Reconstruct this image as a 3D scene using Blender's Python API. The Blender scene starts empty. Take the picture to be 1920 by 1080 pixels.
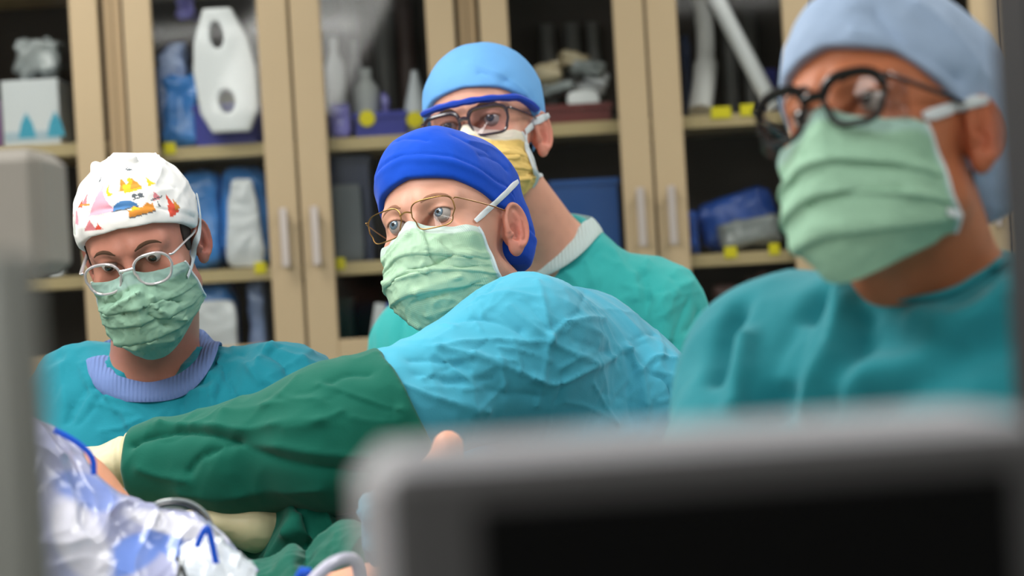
import bpy, math, random
import numpy as np
from mathutils import Vector, Matrix
from mathutils.bvhtree import BVHTree

C = bpy.context.scene
random.seed(7)
pi = math.pi

# ------------------------------------------------------------------ camera
CAM_H, ROLL, LENS = 1.40, math.radians(3.3), 85.0
FPX = LENS / 36.0 * 1920.0
C0 = np.array([0.0, 0.0, CAM_H])
AX_R = np.array([math.cos(ROLL), 0, -math.sin(ROLL)])
AX_U = np.array([math.sin(ROLL), 0, math.cos(ROLL)])
AX_F = np.array([0.0, 1.0, 0.0])

def P(px, py, d):
    """World point seen at a pixel of the photograph, d metres in front of the camera."""
    return C0 + d * (AX_F + (px - 960) / FPX * AX_R + (540 - py) / FPX * AX_U)

def proj(p):
    d = np.asarray(p) - C0
    z = d @ AX_F
    return np.stack([960 + FPX * (d @ AX_R) / z, 540 - FPX * (d @ AX_U) / z], -1)

cam_data = bpy.data.cameras.new('camera')
cam_data.lens = LENS
cam_data.sensor_width = 36.0
cam = bpy.data.objects.new('camera', cam_data)
C.collection.objects.link(cam)
M = Matrix((( AX_R[0], AX_U[0], 0), (AX_R[1], AX_U[1], -1), (AX_R[2], AX_U[2], 0)))
cam.matrix_world = Matrix.Translation(Vector(C0)) @ M.to_4x4()
cam_data.dof.use_dof = True
cam_data.dof.focus_distance = 3.12
cam_data.dof.aperture_fstop = 4.2
cam_data.clip_start = 0.05
C.camera = cam

# ------------------------------------------------------------------ light
w = bpy.data.worlds.new('world')
C.world = w
w.use_nodes = True
w.node_tree.nodes['Background'].inputs[0].default_value = (0.80, 0.88, 1.0, 1)
w.node_tree.nodes['Background'].inputs[1].default_value = 0.17

def area(name, loc, target, sx, sy, power, col=(1, 1, 1)):
    l = bpy.data.lights.new(name, 'AREA')
    l.shape = 'RECTANGLE'; l.size = sx; l.size_y = sy; l.energy = power; l.color = col
    o = bpy.data.objects.new(name, l)
    C.collection.objects.link(o)
    o.location = loc
    d = Vector(target) - Vector(loc)
    o.rotation_euler = d.to_track_quat('-Z', 'Y').to_euler()
    return o

CEIL = 2.85
PANELS = [(-1.3, 1.0), (1.3, 1.0), (-1.3, 3.1), (1.3, 3.1), (-1.3, 5.0), (1.3, 5.0), (-1.3, -1.0), (1.3, -1.0)]
PANEL_W = [20, 6, 24, 11, 17, 13, 24, 7]
for (x, y), e in zip(PANELS, PANEL_W):
    area('ceiling_panel_light', (x, y, CEIL - 0.03), (x, y, 0), 1.15, 0.55, e, (1.0, 0.98, 0.95))
area('surgical_lamp_light', (-0.75, 2.35, 2.35), (-0.05, 3.15, 1.3), 0.6, 0.6, 13, (1.0, 0.98, 0.94))

vs = C.view_settings
C.display_settings.display_device = 'sRGB'
vs.view_transform = 'Standard'
vs.look = 'None'
vs.exposure = 0.0
vs.gamma = 1.0
vs.use_curve_mapping = False

# ------------------------------------------------------------------ materials
def srgb(r, g, b):
    f = lambda c: (c / 255 / 12.92) if c / 255 <= 0.04045 else ((c / 255 + 0.055) / 1.055) ** 2.4
    return (f(r), f(g), f(b))

def material(name, col, rough=0.6, spec=0.4, metal=0.0, bump=None, attr=False, sheen=0.0, sss=0.0,
             vary=0.0, vary_scale=6.0, trans=0.0, alpha=1.0, coat=0.0, weave=0.0, emit=None):
    """Principled material; bump = list of (kind, scale, strength, distance)."""
    m = bpy.data.materials.new(name)
    m.use_nodes = True
    nt = m.node_tree
    b = nt.nodes['Principled BSDF']
    N = nt.nodes.new
    b.inputs['Roughness'].default_value = rough
    b.inputs['Specular IOR Level'].default_value = spec
    b.inputs['Metallic'].default_value = metal
    b.inputs['Base Color'].default_value = (*col, 1)
    if sheen:
        b.inputs['Sheen Weight'].default_value = sheen
    if sss:
        b.inputs['Subsurface Weight'].default_value = sss
        b.inputs['Subsurface Radius'].default_value = (0.012, 0.004, 0.002)
        b.inputs['Subsurface Scale'].default_value = 0.6
    if coat:
        b.inputs['Coat Weight'].default_value = coat
    if trans:
        b.inputs['Transmission Weight'].default_value = trans
    if alpha < 1:
        b.inputs['Alpha'].default_value = alpha
    if emit:
        b.inputs['Emission Color'].default_value = (*col, 1)
        b.inputs['Emission Strength'].default_value = emit
    tc = N('ShaderNodeTexCoord')
    src = None
    if attr:
        a = N('ShaderNodeAttribute'); a.attribute_name = 'Col'
        src = a.outputs['Color']
    if vary:
        n = N('ShaderNodeTexNoise'); n.inputs['Scale'].default_value = vary_scale
        n.inputs['Detail'].default_value = 5
        nt.links.new(tc.outputs['Object'], n.inputs['Vector'])
        mr = N('ShaderNodeMapRange')
        mr.inputs['From Min'].default_value = 0.3; mr.inputs['From Max'].default_value = 0.7
        mr.inputs['To Min'].default_value = 1 - vary; mr.inputs['To Max'].default_value = 1 + vary
        nt.links.new(n.outputs['Fac'], mr.inputs['Value'])
        mx = N('ShaderNodeVectorMath'); mx.operation = 'MULTIPLY'
        if src is None:
            mx.inputs[0].default_value = col
        else:
            nt.links.new(src, mx.inputs[0])
        nt.links.new(mr.outputs['Result'], mx.inputs[1])
        src = mx.outputs['Vector']
    if weave:
        # diamond dot print of the mask cloth, in its own UV
        uv = N('ShaderNodeMapping'); uv.inputs['Rotation'].default_value = (0, 0, 0.785)
        uv.inputs['Scale'].default_value = (weave, weave, weave)
        nt.links.new(tc.outputs['UV'], uv.inputs['Vector'])
        sp = N('ShaderNodeSeparateXYZ'); nt.links.new(uv.outputs['Vector'], sp.inputs[0])
        outs = []
        for k in 'XY':
            s = N('ShaderNodeMath'); s.operation = 'SINE'; nt.links.new(sp.outputs[k], s.inputs[0]); outs.append(s)
        mu = N('ShaderNodeMath'); mu.operation = 'MULTIPLY'
        nt.links.new(outs[0].outputs[0], mu.inputs[0]); nt.links.new(outs[1].outputs[0], mu.inputs[1])
        mr = N('ShaderNodeMapRange'); mr.inputs['From Min'].default_value = -0.2; mr.inputs['From Max'].default_value = 0.9
        mr.inputs['To Min'].default_value = 1.03; mr.inputs['To Max'].default_value = 0.72
        nt.links.new(mu.outputs[0], mr.inputs['Value'])
        mx = N('ShaderNodeVectorMath'); mx.operation = 'MULTIPLY'
        if src is None: mx.inputs[0].default_value = col
        else: nt.links.new(src, mx.inputs[0])
        nt.links.new(mr.outputs['Result'], mx.inputs[1])
        src = mx.outputs['Vector']
    if src is not None:
        nt.links.new(src, b.inputs['Base Color'])
    prev = None
    for kind, scale, strength, dist in (bump or []):
        if kind == 'ridge':
            n = N('ShaderNodeTexNoise'); n.noise_type = 'RIDGED_MULTIFRACTAL'
            n.inputs['Detail'].default_value = 3; n.inputs['Roughness'].default_value = 0.45
            n.inputs['Distortion'].default_value = 0.5
            out = n.outputs['Fac']; vin = n.inputs['Vector']
        elif kind == 'noise':
            n = N('ShaderNodeTexNoise'); n.inputs['Detail'].default_value = 6
            out = n.outputs['Fac']; vin = n.inputs['Vector']
        elif kind == 'cell':
            n = N('ShaderNodeTexVoronoi'); out = n.outputs['Distance']; vin = n.inputs['Vector']
        elif kind == 'rib':
            n = N('ShaderNodeTexWave'); out = n.outputs['Fac']; vin = n.inputs['Vector']
            n.inputs['Distortion'].default_value = 1.0
        n.inputs['Scale'].default_value = scale
        nt.links.new(tc.outputs['Object'], vin)
        bp = N('ShaderNodeBump'); bp.inputs['Strength'].default_value = strength
        bp.inputs['Distance'].default_value = dist
        nt.links.new(out, bp.inputs['Height'])
        if prev is not None:
            nt.links.new(prev, bp.inputs['Normal'])
        prev = bp.outputs['Normal']
    if prev is not None:
        nt.links.new(prev, b.inputs['Normal'])
    return m

def clear_material(name, tint=(1, 1, 1), gloss=0.06, rough=0.03):
    """Thin clear pane: see-through with a mirror-like film."""
    m = bpy.data.materials.new(name); m.use_nodes = True
    nt = m.node_tree; nt.nodes.clear(); N = nt.nodes.new
    o = N('ShaderNodeOutputMaterial'); t = N('ShaderNodeBsdfTransparent'); g = N('ShaderNodeBsdfGlossy')
    t.inputs[0].default_value = (*tint, 1); g.inputs['Roughness'].default_value = rough
    mx = N('ShaderNodeMixShader')
    mx.inputs[0].default_value = gloss
    nt.links.new(t.outputs[0], mx.inputs[1]); nt.links.new(g.outputs[0], mx.inputs[2])
    nt.links.new(mx.outputs[0], o.inputs[0])
    return m

# ------------------------------------------------------------------ object helpers
def tag(o, label=None, cat=None, group=None, kind=None):
    if label: o['label'] = label
    if cat: o['category'] = cat
    if group: o['group'] = group
    if kind: o['kind'] = kind
    return o

def empty(name, loc, label=None, cat=None, group=None):
    o = bpy.data.objects.new(name, None); C.collection.objects.link(o)
    o.location = loc; o.empty_display_size = 0.1
    return tag(o, label, cat, group)

def world_loc(o):
    v = Vector((0, 0, 0))
    while o is not None:
        v = v + o.location; o = o.parent
    return v

def link_mesh(name, verts, faces, mat, parent=None, origin=None, smooth=True, col=None, uv=None, kind=None, label=None):
    """World-space verts -> one object whose origin is `origin`."""
    verts = np.asarray(verts, float)
    po = np.array(world_loc(parent)) if parent is not None else np.zeros(3)
    if origin is None:
        origin = po if parent is not None else np.array([verts[:, 0].mean(), verts[:, 1].mean(), verts[:, 2].min()])
    origin = np.asarray(origin, float)
    me = bpy.data.meshes.new(name)
    me.from_pydata((verts - origin).tolist(), [], [tuple(int(i) for i in f) for f in faces])
    if smooth:
        me.polygons.foreach_set('use_smooth', [True] * len(me.polygons))
    if col is not None:
        a = me.color_attributes.new('Col', 'FLOAT_COLOR', 'POINT')
        a.data.foreach_set('color', np.concatenate([col, np.ones((len(col), 1))], 1).ravel())
    if uv is not None:
        l = me.uv_layers.new(name='UVMap')
        idx = np.zeros(len(me.loops), int); me.loops.foreach_get('vertex_index', idx)
        l.data.foreach_set('uv', uv[idx].ravel())
    me.materials.append(mat)
    me.update()
    o = bpy.data.objects.new(name, me); C.collection.objects.link(o)
    if parent is not None: o.parent = parent
    o.location = origin - po
    if kind: o['kind'] = kind
    if label: o['label'] = label
    return o

class MB:
    """collects simple solids in world space"""
    def __init__(s): s.v = []; s.f = []
    def add(s, v, f):
        n = len(s.v); s.v += [tuple(map(float, q)) for q in v]; s.f += [tuple(i + n for i in q) for q in f]; return s
    def box(s, lo, hi, bev=0.0):
        x0, y0, z0 = lo; x1, y1, z1 = hi
        if bev <= 0:
            v = [(x, y, z) for x in (x0, x1) for y in (y0, y1) for z in (z0, z1)]
            f = [(0, 1, 3, 2), (4, 6, 7, 5), (0, 4, 5, 1), (2, 3, 7, 6), (0, 2, 6, 4), (1, 5, 7, 3)]
            return s.add(v, f)
        b = bev
        v, f = [], []
        c = [(x0 + b, y0), (x1 - b, y0), (x1, y0 + b), (x1, y1 - b), (x1 - b, y1), (x0 + b, y1), (x0, y1 - b), (x0, y0 + b)]
        ci = [(x0 + b, y0 + b), (x1 - b, y0 + b), (x1 - b, y0 + b), (x1 - b, y1 - b), (x1 - b, y1 - b), (x0 + b, y1 - b), (x0 + b, y1 - b), (x0 + b, y0 + b)]
        rings = [(ci, z0), (c, z0 + b), (c, z1 - b), (ci, z1)]
        for cc, z in rings: v += [(x, y, z) for x, y in cc]
        for r in range(3):
            for i in range(8):
                j = (i + 1) % 8
                f.append((r * 8 + i, r * 8 + j, (r + 1) * 8 + j, (r + 1) * 8 + i))
        f.append(tuple(range(7, -1, -1))); f.append(tuple(range(24, 32)))
        return s.add(v, f)
    def tube(s, pts, r, n=10, closed=False, flat=1.0, nrm=None):
        pts = [np.asarray(p, float) for p in pts]
        m = len(pts)
        rr = r if hasattr(r, '__len__') else [r] * m
        v, f = [], []
        up = np.array([0.13, 0.21, 0.97])
        for i in range(m):
            a = pts[(i - 1) % m] if closed or i > 0 else pts[i]
            b = pts[(i + 1) % m] if closed or i < m - 1 else pts[i]
            t = b - a; t = t / (np.linalg.norm(t) + 1e-12)
            u = np.asarray(nrm[i], float) if nrm is not None else up
            s1 = np.cross(t, u); s1 /= np.linalg.norm(s1) + 1e-12
            s2 = np.cross(s1, t)
            if nrm is None: up = s2
            for k in range(n):
                an = 2 * pi * k / n
                v.append(pts[i] + rr[i] * (math.cos(an) * s1 + flat * math.sin(an) * s2))
        for i in range(m if closed else m - 1):
            for k in range(n):
                j = (i + 1) % m; l = (k + 1) % n
                f.append((i * n + k, i * n + l, j * n + l, j * n + k))
        if not closed:
            f.append(tuple(range(n - 1, -1, -1))); f.append(tuple((m - 1) * n + k for k in range(n)))
        return s.add(v, f)
    def lathe(s, base, prof, n=20, axis=(0, 0, 1)):
        """prof = [(r, h)...] along axis"""
        ax = np.asarray(axis, float); ax /= np.linalg.norm(ax)
        e1 = np.cross(ax, [0.3, 0.9, 0.2]); e1 /= np.linalg.norm(e1); e2 = np.cross(ax, e1)
        v, f = [], []
        for r, h in prof:
            for k in range(n):
                an = 2 * pi * k / n
                v.append(np.asarray(base) + ax * h + r * (math.cos(an) * e1 + math.sin(an) * e2))
        for i in range(len(prof) - 1):
            for k in range(n):
                l = (k + 1) % n
                f.append((i * n + k, i * n + l, (i + 1) * n + l, (i + 1) * n + k))
        f.append(tuple(range(n - 1, -1, -1))); f.append(tuple((len(prof) - 1) * n + k for k in range(n)))
        return s.add(v, f)
    def turn(s, centre, rz=0, ry=0, rx=0):
        R = Matrix.Rotation(rz, 3, 'Z') @ Matrix.Rotation(ry, 3, 'Y') @ Matrix.Rotation(rx, 3, 'X')
        R = np.array(R); c = np.asarray(centre, float)
        s.v = [tuple(R @ (np.array(q) - c) + c) for q in s.v]; return s
    def build(s, name, mat, parent=None, smooth=False, origin=None, label=None, kind=None):
        o = link_mesh(name, s.v, s.f, mat, parent, origin, smooth=False, label=label, kind=kind)
        if smooth:
            o.data.polygons.foreach_set('use_smooth', [True] * len(o.data.polygons))
            try: o.data.set_sharp_from_angle(angle=0.7)
            except Exception: pass
        return o

# ------------------------------------------------------------------ noise
_rng = np.random.RandomState(5)
_tab = _rng.rand(64, 64, 64).astype(np.float32)
def vnoise(p):
    i = np.floor(p).astype(int); t = p - i; t = t * t * (3 - 2 * t)
    out = 0
    for dx in (0, 1):
        for dy in (0, 1):
            for dz in (0, 1):
                wgt = (t[:, 0] if dx else 1 - t[:, 0]) * (t[:, 1] if dy else 1 - t[:, 1]) * (t[:, 2] if dz else 1 - t[:, 2])
                out = out + wgt * _tab[(i[:, 0] + dx) % 64, (i[:, 1] + dy) % 64, (i[:, 2] + dz) % 64]
    return out
def fbm(p, o=3):
    s = 0; a = 1; n = 0
    for k in range(o):
        s = s + a * vnoise(p * 2 ** k + 7.3 * k); n += a; a *= .5
    return s / n
def ridged(p, o=2):
    s = 0; a = 1; n = 0
    for k in range(o):
        s = s + a * (1 - np.abs(2 * vnoise(p * 2 ** k + 3.1 * k) - 1)) ** 2; n += a; a *= .5
    return s / n

# ------------------------------------------------------------------ signed distances
def sph(p, c, r): return np.linalg.norm(p - np.asarray(c), axis=1) - r
def cone(p, a, b, ra, rb):
    a = np.asarray(a, float); b = np.asarray(b, float); ab = b - a
    h = np.clip(((p - a) @ ab) / (ab @ ab + 1e-12), 0, 1)
    return np.linalg.norm(p - a - h[:, None] * ab, axis=1) - (ra + (rb - ra) * h)
def ell(p, c, r, R=None):
    q = p - np.asarray(c)
    if R is not None: q = q @ R
    r = np.asarray(r, float)
    k0 = np.linalg.norm(q / r, axis=1); k1 = np.linalg.norm(q / r ** 2, axis=1) + 1e-9
    return k0 * (k0 - 1) / k1
def smin(a, b, k):
    h = np.maximum(k - np.abs(a - b), 0) / k
    return np.minimum(a, b) - h * h * k * .25
def smax(a, b, k): return -smin(-a, -b, k)

def nets(f, xs, ys, zs, B=6, smooth=1):
    """surface nets on a rectilinear grid, evaluated only near the surface"""
    n = [len(xs), len(ys), len(zs)]; ax = [np.asarray(xs), np.asarray(ys), np.asarray(zs)]
    nb = [-(-k // B) for k in n]
    cen, rad = [], []
    for a, k in zip(ax, nb):
        lo = np.array([a[i * B] for i in range(k)]); hi = np.array([a[min((i + 1) * B, len(a) - 1)] for i in range(k)])
        cen.append((lo + hi) / 2); rad.append((hi - lo) / 2)
    cx, cy, cz = np.meshgrid(*cen, indexing='ij'); rx, ry, rz = np.meshgrid(*rad, indexing='ij')
    v = f(np.stack([cx.ravel(), cy.ravel(), cz.ravel()], 1)).reshape(nb)
    r = np.sqrt(rx ** 2 + ry ** 2 + rz ** 2)
    act = np.abs(v) < r * 1.35 + 0.008
    F = np.repeat(np.repeat(np.repeat(v, B, 0), B, 1), B, 2)[:n[0], :n[1], :n[2]].astype(np.float32)
    A = np.repeat(np.repeat(np.repeat(act, B, 0), B, 1), B, 2)[:n[0], :n[1], :n[2]]
    I = np.nonzero(A)
    vals = np.empty(len(I[0]), np.float32)
    for s in range(0, len(vals), 400000):
        e = slice(s, s + 400000)
        vals[e] = f(np.stack([ax[0][I[0][e]], ax[1][I[1][e]], ax[2][I[2][e]]], 1))
    F[I] = vals
    F[0] = F[-1] = 1; F[:, 0] = F[:, -1] = 1; F[:, :, 0] = F[:, :, -1] = 1
    S = (F < 0)
    cnt = np.zeros([k - 1 for k in n], np.int8)
    for d in np.ndindex(2, 2, 2):
        cnt += S[d[0]:n[0] - 1 + d[0], d[1]:n[1] - 1 + d[1], d[2]:n[2] - 1 + d[2]]
    ci = np.nonzero((cnt > 0) & (cnt < 8))
    idx = -np.ones(cnt.shape, np.int32); idx[ci] = np.arange(len(ci[0]))
    acc = np.zeros((len(ci[0]), 3)); num = np.zeros(len(ci[0]))
    cor = list(np.ndindex(2, 2, 2))
    val = {d: F[ci[0] + d[0], ci[1] + d[1], ci[2] + d[2]].astype(float) for d in cor}
    pos = {d: np.stack([ax[0][ci[0] + d[0]], ax[1][ci[1] + d[1]], ax[2][ci[2] + d[2]]], 1) for d in cor}
    for a in cor:
        for k in range(3):
            if a[k] == 0:
                b = list(a); b[k] = 1; b = tuple(b)
                va, vb = val[a], val[b]; m = (va < 0) != (vb < 0)
                t = np.where(m, va / np.where(m, va - vb, 1), 0)[:, None]
                acc += np.where(m[:, None], pos[a] + t * (pos[b] - pos[a]), 0); num += m
    V = acc / num[:, None]
    Q = []
    for k in range(3):
        sl0 = [slice(1, -1)] * 3; sl1 = [slice(1, -1)] * 3
        sl0[k] = slice(0, n[k] - 1); sl1[k] = slice(1, n[k])
        s0, s1 = S[tuple(sl0)], S[tuple(sl1)]
        e = np.nonzero(s0 != s1); flip = s0[e]
        g = [e[0] + 1, e[1] + 1, e[2] + 1]; g[k] = e[k]
        o1, o2 = (k + 1) % 3, (k + 2) % 3
        def c(a, b):
            h = [g[0].copy(), g[1].copy(), g[2].copy()]; h[o1] -= a; h[o2] -= b
            return idx[h[0], h[1], h[2]]
        q = np.stack([c(1, 1), c(0, 1), c(0, 0), c(1, 0)], 1)
        q[~flip] = q[~flip][:, ::-1]
        Q.append(q)
    Q = np.concatenate(Q)
    for _ in range(smooth):
        V = relax(V, Q, 0.5)
    return V, Q

def relax(V, Q, w):
    s = np.zeros_like(V); c = np.zeros(len(V))
    for k in range(4):
        for j in (1, 3):
            np.add.at(s, Q[:, k], V[Q[:, (k + j) % 4]]); np.add.at(c, Q[:, k], 1)
    return V * (1 - w) + w * s / c[:, None]

def normals(V, Q):
    n = np.cross(V[Q[:, 2]] - V[Q[:, 0]], V[Q[:, 3]] - V[Q[:, 1]])
    N = np.zeros_like(V)
    for k in range(4): np.add.at(N, Q[:, k], n)
    return N / (np.linalg.norm(N, axis=1)[:, None] + 1e-12)

def axis_pts(lo, hi, fine, flo, fhi, coarse):
    """grid coordinates: fine spacing within flo..fhi and coarse outside"""
    flo = max(lo, flo); fhi = min(hi, fhi)
    a = np.arange(flo, fhi + fine, fine)
    def grow(start, end, sgn):
        out = []; x = start; st = fine
        while (x < end) if sgn > 0 else (x > end):
            st = min(st * 1.25, coarse); x += sgn * st; out.append(x)
        return out
    L = grow(a[0], lo, -1)[::-1]; H = grow(a[-1], hi, 1)
    return np.concatenate([L, a, H])

def bvh(V, Q): return BVHTree.FromPolygons([tuple(v) for v in V], [tuple(int(i) for i in q) for q in Q])

def hit(px, py, trees):
    d = P(px, py, 1.0) - C0; d = d / np.linalg.norm(d)
    best = None
    for t in trees:
        r = t.ray_cast(Vector(C0), Vector(d))
        if r[0] is not None and (best is None or r[3] < best[2]):
            best = (np.array(r[0]), np.array(r[1]), r[3])
    return best

def seg_dist(V, pts):
    D = np.full(len(V), 9.0)
    for a, b in zip(pts[:-1], pts[1:]):
        ab = b - a
        h = np.clip(((V - a) @ ab) / (ab @ ab + 1e-12), 0, 1)
        D = np.minimum(D, np.linalg.norm(V - a - h[:, None] * ab, axis=1))
    return D

def spline(pts, n=8):
    pts = [np.asarray(p, float) for p in pts]
    if len(pts) < 3: 
        return [pts[0] + (pts[-1] - pts[0]) * t for t in np.linspace(0, 1, n)]
    Pp = [2 * pts[0] - pts[1]] + pts + [2 * pts[-1] - pts[-2]]
    out = []
    for i in range(1, len(Pp) - 2):
        for t in np.linspace(0, 1, n, endpoint=False):
            a, b, c, d = Pp[i - 1:i + 3]
            out.append(.5 * ((2 * b) + (-a + c) * t + (2 * a - 5 * b + 4 * c - d) * t * t + (-a + 3 * b - 3 * c + d) * t ** 3))
    out.append(pts[-1])
    return out

def creases(V, Q, lines):
    """raise or sink folds of cloth along polylines lying on the surface"""
    N = normals(V, Q); T = [bvh(V, Q)]
    disp = np.zeros(len(V))
    for line in lines:
        pts, wd, ht = line[0], line[1], line[2]
        h = [hit(x, y, T) for x, y in pts]
        h = [q[0] for q in h if q is not None]
        if len(h) < 2: continue
        D = seg_dist(V, spline(h, 5))
        side = np.exp(-D / wd) if len(line) < 4 else np.exp(-(D / wd) ** 2)
        t = side * ht
        disp += t
    return V + N * disp[:, None]
# ------------------------------------------------------------------ people
def Rz(t): c, s = math.cos(t), math.sin(t); return np.array([[c, -s, 0], [s, c, 0], [0, 0, 1]])
def Rx(t): c, s = math.cos(t), math.sin(t); return np.array([[1, 0, 0], [0, c, -s], [0, s, c]])
def Ry(t): c, s = math.cos(t), math.sin(t); return np.array([[c, 0, s], [0, 1, 0], [-s, 0, c]])

class Head:
    """local frame: +Y the way the face looks, +Z up, +X the person's right; origin between the ears"""
    def __init__(s, pos, yaw, pitch, roll, scale, size=1.0):
        d = math.radians
        s.R = Rz(d(yaw)) @ Rx(d(pitch)) @ Ry(d(roll)); s.s = scale * size
        s.pos = C0 + scale * (np.asarray(pos, float) - C0)
    def W(s, l): return s.pos + s.s * (np.asarray(l, float) @ s.R.T)
    def L(s, p): return ((p - s.pos) @ s.R) / s.s
    def D(s, d): return np.asarray(d, float) @ s.R.T

EYE = (.0315, .0745, .0215)
def skull(p, off=0.0):
    return ell(p, (0, -.010, .052), (.0755 + off, .100 + off, .086 + off))

def head_local(p, ears=True, lid=.0053, jaw=1.0):
    q = p.copy(); q[:, 0] = np.abs(q[:, 0])
    d = skull(q)
    d = smin(d, ell(q, (0, .030, -.012), (.063, .060, .082)), .03)
    d = smin(d, ell(q, (0, .036, -.060), (.050 * jaw, .048, .036)), .03)
    d = smin(d, cone(q, (.053 * jaw, .000, -.050), (.018, .070, -.082), .015, .013), .025)
    d = smin(d, cone(q, (.0, .080, -.083), (.009, .079, -.083), .013, .012), .02)
    d = smin(d, ell(q, (.043, .060, -.012), (.022, .022, .018)), .02)
    d = smin(d, cone(q, (.012, .086, .037), (.043, .071, .037), .010, .009), .015)
    d = smin(d, cone(q, (0, .090, .018), (0, .111, -.017), .0065, .0095), .010)
    d = smin(d, sph(q, (.0105, .101, -.021), .0075), .006)
    d = smin(d, cone(q, (0, .092, -.049), (.020, .082, -.052), .0065, .003), .006)
    d = smin(d, cone(q, (0, .091, -.058), (.018, .082, -.057), .0070, .003), .006)
    e = np.array(EYE)
    d = smax(d, -ell(q, e + (0.001, .021, -.001), (.018, .014, .0125)), .012)
    lids = sph(q, e, .0142)
    d = smin(d, lids, .005)
    w_, h_ = .0150, lid
    Rr = (w_ * w_ + h_ * h_) / (2 * h_)
    qx, qz = q[:, 0] - e[0] - .0005, q[:, 2] - e[2]
    al = np.maximum(np.hypot(qx, qz - (h_ - Rr)) - Rr, np.hypot(qx, qz + (Rr - h_)) - Rr)
    al = np.maximum(al, e[1] + .003 - q[:, 1])
    d = smax(d, -al, .0012)
    if ears:
        # ear: its own frame, back edge flared outwards
        c = np.array([.0765, -.016, .003]); a = .42
        E = np.array([[math.cos(a), math.sin(a), 0], [-math.sin(a), math.cos(a), 0], [0, 0, 1.0]]).T   # columns: out, fwd, up
        tilt = Rx(-.12)
        r = (q - c) @ (tilt @ E)
        near = np.linalg.norm(q - c, axis=1) < .055
        if near.any():
            rr = r[near]
            # plate
            pl = ell(rr, (.004, -.002, .004), (.0055, .0175, .0290))
            pl = smin(pl, ell(rr, (.003, .003, -.022), (.0055, .0095, .0115)), .008)
            # helix rim
            th = np.arctan2((rr[:, 2] - .005) / .027, (rr[:, 1] + .002) / .0165)
            ey = .0158 * np.cos(th) - .002; ez = .0262 * np.sin(th) + .005
            rim = np.sqrt((rr[:, 0] - .0085) ** 2 + (rr[:, 1] - ey) ** 2 + (rr[:, 2] - ez) ** 2) - .0031
            cut = (rr[:, 1] > .002) & (rr[:, 2] < -.004)
            rim = np.where(cut, rim + .012, rim)
            # antihelix
            anti = cone(rr, (.0075, -.0075, -.010), (.0075, -.0085, .010), .0028, .0026)
            anti = np.minimum(anti, cone(rr, (.0075, -.0085, .010), (.0070, -.002, .020), .0026, .002))
            pl = smax(pl, -ell(rr, (.0095, .0025, -.003), (.0085, .0085, .0115)), .003)
            pl = smax(pl, -ell(rr, (.0110, -.001, .010), (.0045, .0110, .0130)), .003)
            pl = smin(pl, rim, .003); pl = smin(pl, anti, .003)
            pl = smin(pl, cone(rr, (.005, .0115, -.006), (.009, .009, -.006), .0045, .003), .004)
            pl = smin(pl, ell(rr, (-.004, .003, -.002), (.007, .010, .018)), .004)
            d2 = d.copy(); d2[near] = smin(d[near], pl, .005); d = d2
    return d

def hem_z(theta, hem):
    """theta 0 = front, pi = back; hem = [(deg, z)...]"""
    a = np.degrees(np.abs(theta))
    return np.interp(a, [h[0] for h in hem], [h[1] for h in hem])

def hand_prims(wr, d, n, side, curl=(.5, .5, .55, .6, .4), size=1.0, grow=0.0):
    """palm and five fingers as tapering cones; d along the hand, n out of the palm, side towards the thumb"""
    d = np.asarray(d, float); d /= np.linalg.norm(d)
    n = np.asarray(n, float); n -= n @ d * d; n /= np.linalg.norm(n)
    t = np.asarray(side, float); t -= t @ d * d + t @ n * n; t /= np.linalg.norm(t)
    out = []
    S = size
    offs = [.030, .010, -.010, -.029]; lens = [.072, .080, .074, .058]; kn = [.088, .092, .088, .080]; rad = [.0088, .0090, .0086, .0076]
    for i in range(4):
        a = wr + t * offs[i] * .55 * S + d * .012 * S
        b = wr + t * offs[i] * S + d * kn[i] * S
        out.append((a, b, .0150 * S + grow, .0115 * S + grow, .012))
        p = b; ang = .12
        for j, fr in enumerate((.46, .30, .24)):
            ang += curl[i] * (1.0 if j else .8)
            dr = d * math.cos(ang) + n * math.sin(ang) + t * offs[i] * 1.5 * math.cos(ang)
            q = p + dr / np.linalg.norm(dr) * lens[i] * fr * S
            out.append((p, q, (rad[i] - .0006 * j) * S + grow, (rad[i] - .0006 * (j + 1)) * S + grow, .0025))
            p = q
    p = wr + d * .022 * S + t * .018 * S
    dr = d * .62 + t * .72 + n * .25; dr /= np.linalg.norm(dr)
    for j, (l, r0, r1) in enumerate(((.042, .0145, .0115), (.034, .0110, .0098), (.026, .0098, .0080))):
        q = p + dr * l * S
        out.append((p, q, r0 * S + grow, r1 * S + grow, .008 if j == 0 else .003))
        p = q; dr = dr + d * .25 * curl[4] + n * .45 * curl[4] - t * .25 * curl[4]; dr /= np.linalg.norm(dr)
    return out

def fold_cones(p, prims, d=None):
    for a, b, ra, rb, k in prims:
        c = cone(p, a, b, ra, rb)
        d = c if d is None else smin(d, c, k)
    return d

def squash(p, c, lat, s):
    q = p - c
    return c + q - (1 - s) * (q @ lat)[:, None] * lat

def unit(v): v = np.asarray(v, float); return v / np.linalg.norm(v)

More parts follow.
